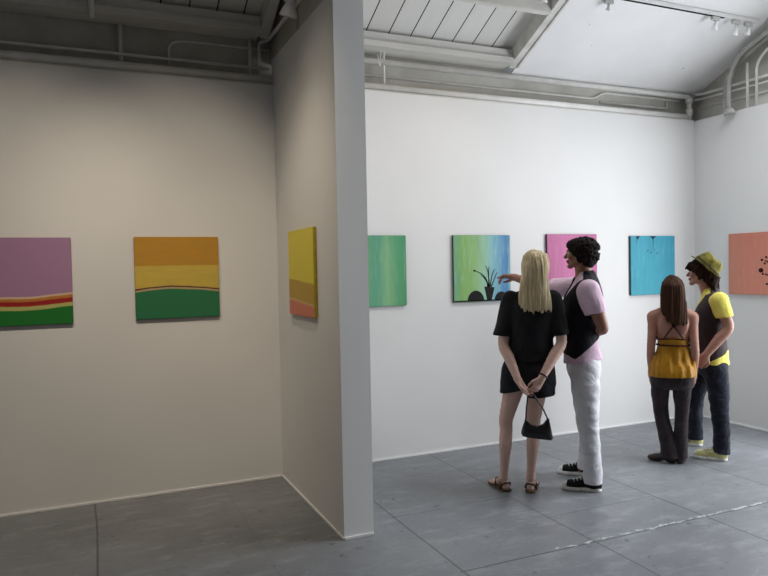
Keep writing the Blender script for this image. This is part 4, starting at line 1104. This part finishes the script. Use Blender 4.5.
# ================================================================== man in the olive hat, in profile
def man_hat():
    root = person('man in green hat, yellow shirt and dark vest, hand at his hip', (4.788, 4.100))
    H = Frame((-0.076, 0.02, 1.566), (-0.985, 0.15, 0.02), (0.03, 0, 1), 0.96)
    tor = [(0.005, 0.02, 0.78, 0.112, 0.150), (0.005, 0.02, 0.86, 0.112, 0.155), (-0.004, 0.02, 0.95, 0.102, 0.142), (-0.006, 0.02, 1.05, 0.102, 0.142),
           (0.0, 0.02, 1.16, 0.112, 0.158), (0.006, 0.02, 1.27, 0.105, 0.165), (0.010, 0.02, 1.345, 0.072, 0.135), (-0.010, 0.02, 1.39, 0.056, 0.072)]
    F = Field((-0.30, -0.32, -0.005), (0.32, 0.62, 1.72), 0.0055)
    F.loft(tor, 0.02)
    legs = [((0.030, -0.06, 0.80), (0.055, -0.072, 0.44), (0.075, -0.06, 0.08)), ((-0.03, 0.11, 0.80), (-0.120, 0.20, 0.44), (-0.132, 0.355, 0.08))]
    for h, k, a in legs:
        h, k, a = map(np.array, (h, k, a))
        F.chain([(h, 0.080), (h * .5 + k * .5, 0.056), (k, 0.036), (k * .65 + a * .35, 0.036), (a, 0.030)], 0.02)
        F.cap(a, a + [-0.07, 0.005, -0.05], 0.028, 0.018, 0.01); F.cap(a, a + [0.015, 0, -0.042], 0.030, 0.022, 0.01)
    s, e, w = map(np.array, ((0.070, -0.146, 1.325), (0.128, -0.178, 1.115), (-0.034, -0.212, 0.895)))
    F.chain([(s, 0.055), (s * .5 + e * .5, 0.046), (e, 0.039), (e * .6 + w * .4, 0.041), (w, 0.028)], 0.02)
    hand(F, w, (-0.55, 0.10, -0.82), (0.15, 0.95, 0.1), 0.45, -1, 0.98)
    s, e, w = map(np.array, ((-0.01, 0.19, 1.290), (0.02, 0.25, 1.04), (-0.08, 0.19, 0.84)))
    F.chain([(s, 0.055), (s * .5 + e * .5, 0.046), (e, 0.039), (e * .6 + w * .4, 0.039), (w, 0.027)], 0.02)
    hand(F, w, (-0.3, -0.1, -0.95), (0.1, -0.95, 0.1), 0.35, 1, 0.98)
    head(F, H, (-0.015, 0.02, 1.375), 0.054)
    field_obj('body', F, S_olive, root, lips(H)); eyes(H, root, M_eye)
    # hair: fringe at the brow, shaggy at the nape
    F = Field((-0.28, -0.18, 1.36), (0.16, 0.22, 1.70), 0.005)
    F.ell(H(0, -0.025, 0.040), (0.094, 0.106, 0.090), 0.01, H.B)
    F.ell(H(0, -0.080, -0.040), (0.084, 0.060, 0.085), 0.03, H.B)
    F.cap(H(-0.06, 0.070, 0.060), H(-0.03, 0.100, 0.022), 0.028, 0.018, 0.02); F.cap(H(0.05, 0.070, 0.060), H(0.02, 0.104, 0.024), 0.028, 0.018, 0.02)
    F.cap(H(0.080, 0.01, 0.03), H(0.084, -0.008, -0.050), 0.026, 0.014, 0.02); F.cap(H(-0.080, 0.01, 0.03), H(-0.084, -0.008, -0.050), 0.026, 0.014, 0.02)
    F.cap(H(-0.045, -0.105, -0.07), H(-0.05, -0.120, -0.155), 0.035, 0.014, 0.02); F.cap(H(0.04, -0.11, -0.07), H(0.04, -0.130, -0.150), 0.035, 0.014, 0.02); F.cap(H(0.0, -0.11, -0.07), H(0.0, -0.115, -0.165), 0.035, 0.014, 0.02)
    F.ell(H(0, 0.112, -0.055), (0.084, 0.072, 0.085), 0.008, H.B, 'carve')
    F.apply(lambda d, X, Y, Z: d + 0.0035 * np.sin(X * 120 + Y * 230 + 2 * np.sin(Z * 40)) + 0.003 * np.sin(Z * 70 + Y * 130 - X * 90))
    field_obj('shaggy_hair', F, H_brown2, root, largest=True)
    # hat, tipped back
    tilt = Matrix.Rotation(math.radians(46), 4, 'Y')
    hc = Vector((-0.036, 0.028, 1.606))
    HM = Matrix.Translation(hc) @ tilt @ Matrix.Scale(0.92, 4)
    t = NT('olive_hat_fabric', 0.9, 0.15)
    f = t.noise(22, 5, 0.65); t.color(t.ramp(f, [(0.35, lin(82, 78, 34)), (0.55, lin(124, 116, 56)), (0.72, lin(164, 154, 96))])); t.bump(f, 0.25, 0.008)
    bm = bmesh.new()
    add_lathe(bm, [(0.112, -0.004), (0.111, 0.012), (0.106, 0.045), (0.098, 0.078), (0.090, 0.094), (0.070, 0.100), (0.030, 0.092), (0.0, 0.089)], 32)
    for v in bm.verts:
        v.co.x *= 1.10
        if v.co.z > 0.08:
            v.co.z += 0.020 * math.exp(-((abs(v.co.y) - 0.05) / 0.03) ** 2) - 0.10 * v.co.x * 0.4
            if v.co.x < -0.03:
                v.co.y *= 0.82
    bmesh.ops.transform(bm, matrix=HM, verts=bm.verts)
    hat = obj('hat', bm, t.m, root, smooth=True)
    bm = bmesh.new()
    add_lathe(bm, [(0.108, 0.002), (0.128, -0.002), (0.150, -0.004), (0.152, -0.007), (0.150, -0.010), (0.128, -0.008), (0.106, -0.004), (0.108, 0.002)], 36)
    for v in bm.verts:
        v.co.x *= 1.08
        r = math.hypot(v.co.x, v.co.y)
        v.co.z += (0.020 * (abs(v.co.y) / 0.15) ** 2 + (0.02 if v.co.x > 0 else -0.004) * (v.co.x / 0.15) ** 2) * max(0, (r - 0.10) / 0.05)
    bmesh.ops.transform(bm, matrix=HM, verts=bm.verts); obj('brim', bm, t.m, hat, smooth=True)
    bm = bmesh.new(); add_lathe(bm, [(0.1125, 0.004), (0.1145, 0.006), (0.1125, 0.032), (0.1095, 0.034)], 32)
    for v in bm.verts: v.co.x *= 1.10
    bmesh.ops.transform(bm, matrix=HM, verts=bm.verts); obj('hat_band', bm, cloth('dark_olive_band', lin(58, 56, 26)), hat, smooth=True)
    # yellow shirt
    F = Field((-0.20, -0.30, 0.76), (0.30, 0.34, 1.44), 0.0065)
    F.loft([(0.010, 0.02, 0.76, 0.130, 0.172), (0.006, 0.02, 0.86, 0.128, 0.170), (-0.002, 0.02, 0.95, 0.120, 0.158), (-0.005, 0.02, 1.05, 0.117, 0.156),
            (0.0, 0.02, 1.16, 0.124, 0.170), (0.006, 0.02, 1.27, 0.117, 0.176), (0.008, 0.02, 1.355, 0.080, 0.140), (-0.014, 0.02, 1.405, 0.064, 0.076)], 0.02)
    F.apply(lambda d, X, Y, Z: np.maximum(d, 0.800 - Z - 0.05 * X))
    G = F.twin(); G.chain([((0.064, -0.143, 1.330), 0.070), ((0.090, -0.158, 1.25), 0.066), ((0.112, -0.168, 1.17), 0.063)], 0.03)
    G.cut((0.104, -0.17, 1.200), (0.15, 0, -1)); F.join(G, 0.03)
    G = F.twin(); G.chain([((-0.01, 0.19, 1.295), 0.076), ((0.01, 0.23, 1.14), 0.068)], 0.03); G.cut((0, 0.2, 1.165), (0, 0, -1)); F.join(G, 0.03)
    F.folds(0.009, 13, 10, 16, 50)
    F.ell((-0.06, 0.02, 1.41), (0.050, 0.055, 0.045), 0.01, op='carve')
    field_obj('yellow_shirt', F, K_yellow, root, largest=True)
    # vest
    F = Field((-0.22, -0.26, 0.76), (0.24, 0.30, 1.46), 0.0065)
    F.loft([(0.004, 0.02, 0.80, 0.140, 0.178), (0.002, 0.02, 0.88, 0.138, 0.180), (-0.004, 0.02, 0.95, 0.134, 0.170), (-0.006, 0.02, 1.05, 0.130, 0.168),
            (0.0, 0.02, 1.16, 0.136, 0.182), (0.008, 0.02, 1.27, 0.130, 0.188), (0.014, 0.02, 1.355, 0.094, 0.150), (-0.004, 0.02, 1.41, 0.074, 0.084)], 0.02)
    F.folds(0.006, 6, 8, 14, 36)
    F.apply(lambda d, X, Y, Z: np.maximum(d, 0.830 - Z + 0.52 * np.maximum(X - 0.0, 0)))
    F.ell((0.066, -0.235, 1.265), (0.074, 0.105, 0.125), 0.005, op='carve'); F.ell((-0.01, 0.28, 1.23), (0.08, 0.11, 0.14), 0.005, op='carve')
    F.apply(lambda d, X, Y, Z: np.maximum(d, np.where(X < 0.0, np.minimum(0.012 + 0.24 * (Z - 1.02) - np.abs(Y - 0.02), 1), -1)))
    F.ell((-0.04, 0.02, 1.43), (0.085, 0.066, 0.075), 0.005, op='carve')
    field_obj('dark_vest', F, K_taupe, root, largest=True)
    # jeans
    F = Field((-0.26, -0.24, 0.03), (0.28, 0.54, 0.94), 0.0065)
    F.loft([(0.006, 0.02, 0.74, 0.118, 0.160), (0.006, 0.02, 0.84, 0.118, 0.162), (0.0, 0.02, 0.91, 0.108, 0.150)], 0.03)
    F.chain([((0.030, -0.060, 0.76), 0.098), ((0.052, -0.070, 0.60), 0.086), ((0.062, -0.075, 0.44), 0.072), ((0.076, -0.068, 0.26), 0.063), ((0.076, -0.060, 0.12), 0.066), ((0.072, -0.06, 0.02), 0.070)], 0.03)
    F.chain([((-0.034, 0.10, 0.76), 0.092), ((-0.090, 0.15, 0.60), 0.078), ((-0.122, 0.20, 0.44), 0.066), ((-0.132, 0.29, 0.26), 0.061), ((-0.132, 0.35, 0.12), 0.066), ((-0.13, 0.362, 0.02), 0.068)], 0.03)
    F.folds(0.006, 27, 16, 25, 95, 1.8)
    F.apply(lambda d, X, Y, Z: np.maximum(d, 0.058 - Z + 0.08 * (0.10 - X) * (Y < 0.12)))
    F.cut((0, 0, 0.90), (0, 0, 1))
    field_obj('dark_jeans', F, K_navy, root)
    sneaker(root, (0.122, -0.070), (-0.99, 0.08), K_cream, 0.98, 'cream yellow canvas sneaker with white sole')
    sneaker(root, (-0.070, 0.370), (-0.99, 0.05), K_cream, 0.93, 'cream yellow canvas sneaker with white sole')

woman_blond(); man_curly(); woman_mustard(); man_hat()
# ------------------------------------------------------------------ paintings: 0.60 m stretched canvases
W = 0.605
def canvas_box(hx=W / 2, hz=W / 2, th=0.022):
    bm = bmesh.new()
    add_box(bm, -hx, hx, 0, th, -hz, hz)
    bmesh.ops.bevel(bm, geom=list(bm.edges), offset=0.004, segments=2, affect='EDGES')
    return bm
def painting(label, mat, edge, loc, rotz=0.0, deco=None, deco_mat=None, tilt=0.0):
    """front faces local -y"""
    bm = canvas_box()
    bm.normal_update()
    for f in bm.faces:
        f.material_index = 0 if f.normal.y < -0.5 else 1
    if deco:
        deco(bm)
    bmesh.ops.recalc_face_normals(bm, faces=bm.faces)
    me = bpy.data.meshes.new('canvas_picture'); bm.to_mesh(me); bm.free()
    o = link_mesh('canvas_picture', me, [mat, edge] + ([deco_mat] if deco_mat else []))
    o.location = loc; o.rotation_euler = (0, tilt, rotz)
    return tag(o, label, 'painting', 'abstract canvases on the gallery walls')

def bands(name, stops, curve=0.0, hump=0.0, soft=0.02, streak=0.08):
    """horizontal bands: stops are (fraction from the top, colour); hump bends them over the width"""
    t = NT(name, 0.55, 0.3)
    x, y, z = t.xyz()
    v = t.math('SUBTRACT', 0.5, t.math('DIVIDE', z, W))
    u = t.math('ADD', 0.5, t.math('DIVIDE', x, W))
    bend = t.math('MULTIPLY', t.math('SINE', t.math('MULTIPLY', u, 3.6)), hump)
    wob = t.math('MULTIPLY', t.math('SUBTRACT', t.noise(3.0, 4, 0.6, t.scale(1.5, 1, 3)), 0.5), 0.03)
    mask = t.math('GREATER_THAN', v, 0.45)
    v2 = t.math('ADD', t.math('ADD', v, t.math('MULTIPLY', t.math('ADD', bend, t.math('MULTIPLY', u, curve)), mask)), wob)
    st = []
    for i, (p, c) in enumerate(stops):
        if i:
            st.append((max(0.0, p - soft * 0.5), stops[i - 1][1]))
        st.append((min(1.0, p + (soft * 0.5 if i else 0)), c))
    col = t.ramp(v2, st)
    g = t.noise(6, 5, 0.65, t.scale(1.0, 1, 4.0))
    col = t.mix(t.math('MULTIPLY', g, streak * 2), col, t.mix(0.5, col, (0.03, 0.12, 0.10, 1)))
    t.color(col).bump(g, 0.15, 0.003)
    return t.m
def streaks(name, stops, amount=0.4, freq=16.0, light=(0.8, 0.9, 0.8, 1), dark=(0.05, 0.1, 0.1, 1), topdark=0.0):
    """vertical paint runs: stops are (fraction from the left, colour)"""
    t = NT(name, 0.5, 0.35)
    x, y, z = t.xyz()
    u = t.math('ADD', 0.5, t.math('DIVIDE', x, W))
    n = t.noise(freq, 4, 0.6, t.scale(1.0, 0.2, 0.10))
    n2 = t.noise(freq * 2.2, 4, 0.6, t.scale(1.0, 0.2, 0.14, loc=(2, 0, 5)))
    u2 = t.math('ADD', u, t.math('MULTIPLY', t.math('SUBTRACT', n, 0.5), 0.25))
    col = t.ramp(u2, stops)
    hi = t.ramp(n2, [(0.52, (0, 0, 0, 1)), (0.72, (1, 1, 1, 1))])
    lo = t.ramp(n, [(0.30, (1, 1, 1, 1)), (0.48, (0, 0, 0, 1))])
    col = t.mix(t.math('MULTIPLY', hi, amount * 1.5), col, light)
    col = t.mix(t.math('MULTIPLY', lo, amount * 1.3), col, dark)
    if topdark:
        v = t.math('ADD', 0.5, t.math('DIVIDE', z, W))
        m = t.math('MULTIPLY', t.math('POWER', v, 2.5), topdark)
        col = t.mix(m, col, dark)
    t.color(col).bump(n2, 0.15, 0.003)
    return t.m
def flat(name, c):
    return mottled(name, c, tuple(x * 0.8 for x in c[:3]) + (1,), 20, 0.6, 0.2)

M_ink = flat('black_paint', (0.008, 0.007, 0.008, 1))
M_maroon = flat('dark_maroon_paint', (0.035, 0.008, 0.008, 1))
YD = -0.0012       # painted silhouettes sit a paint film above the canvas face
def add_flat(bm, pts, idx=2, th=0.0008):
    A = [bm.verts.new((x, YD, z)) for x, z in pts]
    f = bm.faces.new(A); f.material_index = idx
def add_line(bm, pts, w):
    ws = w if isinstance(w, (list, tuple)) else [w] * len(pts)
    pts = [Vector((x, 0, z)) for x, z in pts]
    for i in range(len(pts) - 1):
        a, b = pts[i], pts[i + 1]
        d = (b - a).normalized(); n = Vector((-d.z, 0, d.x))
        q = [a + n * ws[i], b + n * ws[i + 1], b - n * ws[i + 1], a - n * ws[i]]
        add_flat(bm, [(p.x, p.z) for p in q])
def add_disc(bm, cx, cz, rx, rz, n=16, a0=0, a1=2 * PI):
    add_flat(bm, [(cx + rx * math.cos(a0 + (a1 - a0) * k / n), cz + rz * math.sin(a0 + (a1 - a0) * k / n)) for k in range(n + (0 if a1 - a0 > 6 else 1))])
def curve(p0, p1, p2, n=8):
    return [((1 - t) ** 2 * p0[0] + 2 * t * (1 - t) * p1[0] + t * t * p2[0], (1 - t) ** 2 * p0[1] + 2 * t * (1 - t) * p1[1] + t * t * p2[1]) for t in [k / n for k in range(n + 1)]]

def plants(bm):
    z0 = -0.298
    add_disc(bm, -0.075, z0, 0.088, 0.098, 18, 0, PI)
    add_disc(bm, 0.195, z0, 0.072, 0.082, 18, 0, PI)
    add_flat(bm, [(0.015, -0.165), (0.125, -0.175), (0.09, z0), (0.045, z0)])
    add_flat(bm, [(-0.295, z0), (0.295, z0), (0.295, z0 + 0.012), (-0.295, z0 + 0.012)])
    for a in ([(0.05, -0.17), (0.06, -0.06), (-0.085, -0.02)], [(0.06, -0.17), (0.075, -0.03), (0.03, 0.022)], [(0.07, -0.17), (0.055, -0.02), (0.07, 0.015)],
              [(0.08, -0.17), (0.09, -0.05), (0.13, -0.01)], [(0.09, -0.17), (0.12, -0.10), (0.155, -0.035)], [(0.06, -0.17), (0.04, -0.09), (-0.02, -0.06)]):
        add_line(bm, curve(*a), [0.006 - 0.0004 * k for k in range(9)])
    add_disc(bm, -0.087, -0.02, 0.013, 0.009)
def twigs(bm):
    add_flat(bm, [(-0.235, 0.299), (-0.175, 0.299), (-0.19, 0.285), (-0.215, 0.262)]); add_flat(bm, [(-0.05, 0.299), (0.05, 0.299), (0.015, 0.284), (-0.005, 0.262), (-0.02, 0.284)])
    for a in ([(-0.005, 0.275), (0.005, 0.22), (-0.008, 0.15)], [(-0.215, 0.27), (-0.225, 0.25), (-0.22, 0.215)]):
        add_line(bm, curve(*a), [0.005 - 0.0005 * k for k in range(9)])
    for x, z, r in ((-0.075, 0.150, 0.007), (-0.03, 0.135, 0.006), (0.05, 0.125, 0.007), (0.02, 0.165, 0.005)):
        add_disc(bm, x, z, r * 1.8, r * 0.7, 10)
def branch(bm):
    for a in ([(0.30, -0.20), (0.20, -0.13), (0.10, -0.10)], [(0.30, -0.10), (0.22, -0.03), (0.10, 0.03)], [(0.25, -0.16), (0.17, -0.20), (0.12, -0.20)], [(0.30, 0.0), (0.24, 0.04), (0.20, 0.08)]):
        add_line(bm, curve(*a), 0.006)
    for x, z, r in ((0.06, -0.065, 0.026), (0.08, -0.10, 0.012), (0.07, 0.035, 0.014), (0.115, 0.06, 0.013), (0.10, -0.0, 0.012), (0.14, 0.015, 0.014), (0.20, 0.085, 0.018), (0.12, -0.195, 0.012), (0.24, -0.05, 0.02), (0.22, -0.22, 0.018)):
        add_disc(bm, x, z, r, r * 0.9, 12)

yc = YB - 0.024
zc = 1.625
def lp(r, g, b): return lin(r * 0.94, g * 0.93, b * 0.92)
m1 = bands('mauve_field_stripes', [(0, lp(182, 140, 180)), (0.645, lp(235, 205, 175)), (0.668, lp(205, 135, 60)), (0.70, lp(172, 40, 42)), (0.755, lp(200, 200, 120)), (0.80, lp(38, 128, 52))], 0.0, -0.03, 0.008, 0.04)
painting('mauve canvas with red and cream stripes over a green base', m1, flat('mauve_edge', lp(120, 90, 105)), (-0.402, yc - 0.045, zc - 0.018))
m2 = bands('ochre_yellow_green', [(0, lp(222, 160, 40)), (0.35, lp(238, 204, 84)), (0.63, lp(110, 40, 22)), (0.648, lp(222, 190, 140)), (0.668, lp(52, 132, 82))], 0.0, 0.030, 0.008, 0.40)
painting('ochre and yellow canvas with a green lower third and thin dark horizon', m2, flat('ochre_edge', lp(150, 105, 50)), (0.618, yc - 0.045, zc - 0.013))
m3 = bands('yellow_gold_salmon', [(0, lp(244, 228, 76)), (0.57, lp(205, 168, 62)), (0.79, lp(228, 190, 120)), (0.82, lp(232, 140, 112))], -0.06, 0.0, 0.012, 0.05)
painting('yellow canvas with gold and salmon base hung on the partition', m3, flat('olive_edge', lp(190, 172, 52)), (XP0 - 0.024, 4.555, zc + 0.006), -PI / 2)
m4 = streaks('sea_green_runs', [(0.0, lp(82, 158, 128)), (0.35, lp(120, 188, 140)), (0.55, lp(108, 182, 150)), (0.72, lp(150, 204, 150)), (0.85, lp(100, 180, 128)), (1.0, lp(88, 168, 118))], 0.35, 11, lp(170, 215, 165), lp(70, 145, 125), 0.3)
E_dark = flat('dark_canvas_edge', lp(40, 38, 42))
painting('sea green canvas with pale vertical runs beside the partition end', m4, flat('green_edge', lp(50, 110, 80)), (2.225, yc, zc + 0.003))
m5 = streaks('lime_to_blue_runs', [(0.0, lp(112, 178, 150)), (0.12, lp(130, 182, 96)), (0.35, lp(150, 196, 118)), (0.52, lp(158, 208, 172)), (0.70, lp(138, 198, 210)), (0.86, lp(88, 150, 205)), (0.95, lp(70, 130, 190)), (1.0, lp(130, 190, 200))], 0.32, 13, lp(180, 220, 205), lp(96, 150, 120), 0.15)
painting('lime to blue canvas with black plant silhouettes in pots', m5, E_dark, (3.295, yc, zc + 0.007), 0, plants, M_ink)
m6 = streaks('orchid_pink_runs', [(0.0, lp(188, 100, 152)), (0.4, lp(204, 112, 164)), (0.7, lp(195, 104, 156)), (1.0, lp(190, 104, 155))], 0.25, 12, lp(224, 150, 192), lp(170, 80, 140), 0.15)
painting('orchid pink canvas behind the curly haired man', m6, E_dark, (4.315, yc, zc + 0.018))
m7 = streaks('turquoise_runs', [(0.0, lp(62, 168, 190)), (0.5, lp(76, 178, 202)), (1.0, lp(70, 172, 205))], 0.32, 13, lp(120, 205, 220), lp(40, 130, 165), 0.2)
painting('turquoise canvas with dark twigs along its top', m7, E_dark, (5.350, yc, zc + 0.002), 0, twigs, flat('dark_teal_paint', lp(25, 60, 75)))
m8 = streaks('salmon_runs', [(0.0, lp(222, 150, 128)), (0.4, lp(232, 150, 130)), (1.0, lp(228, 152, 126))], 0.3, 10, lp(238, 178, 150), lp(206, 120, 104), 0.35)
painting('salmon canvas with a dark berry branch on the side wall', m8, flat('salmon_edge', lp(205, 165, 130)), (XR - 0.024, 4.572, zc + 0.0), -PI / 2, branch, M_maroon)
# ------------------------------------------------------------------ daylight and camera
L = bpy.data.lights.new('window_daylight', 'AREA'); L.shape = 'RECTANGLE'
L.size = wy1 - wy0 - 0.1; L.size_y = wz1 - wz0 - 0.1; L.energy = 140; L.color = (0.95, 0.97, 1.0)
o = bpy.data.objects.new('window_daylight', L); C.objects.link(o)
o.location = (XR + 0.30, (wy0 + wy1) / 2, (wz0 + wz1) / 2); o.rotation_euler = (PI / 2, 0, PI / 2)
L = bpy.data.lights.new('added_skylight_fill', 'AREA'); L.shape = 'RECTANGLE'  # added source above the frame, lifts the side wall and the back wall
L.size = SX1 - SX0 - 0.1; L.size_y = (SY1 - SY0) * 1.1 - 0.1; L.energy = 100; L.color = (0.93, 0.965, 1.0)
o = bpy.data.objects.new('added_skylight_fill', L); C.objects.link(o)
o.location = ((SX0 + SX1) / 2, (SY0 + SY1) / 2, roof((SY0 + SY1) / 2, 0.12)); o.rotation_euler = (-math.atan(SL), 0, 0)
w = bpy.data.worlds.new('sky'); bpy.context.scene.world = w; w.use_nodes = True
w.node_tree.nodes['Background'].inputs[0].default_value = (0.7, 0.82, 1.0, 1); w.node_tree.nodes['Background'].inputs[1].default_value = 1.0

cam = bpy.data.cameras.new('camera'); co = bpy.data.objects.new('camera', cam); C.objects.link(co)
cam.sensor_fit = 'HORIZONTAL'; cam.sensor_width = 36.0; cam.lens = 676.508 / 768 * 36.0
cam.clip_start = 0.05
yaw, pitch, roll = 0.412734, 0.0290035, 0.0197511
fw = Vector((math.sin(yaw) * math.cos(pitch), math.cos(yaw) * math.cos(pitch), -math.sin(pitch)))
rt = Vector((math.cos(yaw), -math.sin(yaw), 0)); dn = fw.cross(rt)
r2 = rt * math.cos(roll) + dn * math.sin(roll); d2 = dn * math.cos(roll) - rt * math.sin(roll)
co.matrix_world = Matrix(((r2.x, -d2.x, -fw.x, 0), (r2.y, -d2.y, -fw.y, 0), (r2.z, -d2.z, -fw.z, 1.65), (0, 0, 0, 1)))
sc = bpy.context.scene
sc.camera = co
sc.view_settings.view_transform = 'Standard'; sc.view_settings.look = 'None'
sc.view_settings.exposure = 0.20; sc.view_settings.gamma = 1.0; sc.view_settings.use_curve_mapping = False
sc.cycles.max_bounces = 10; sc.cycles.diffuse_bounces = 6
sc.cycles.use_denoising = True
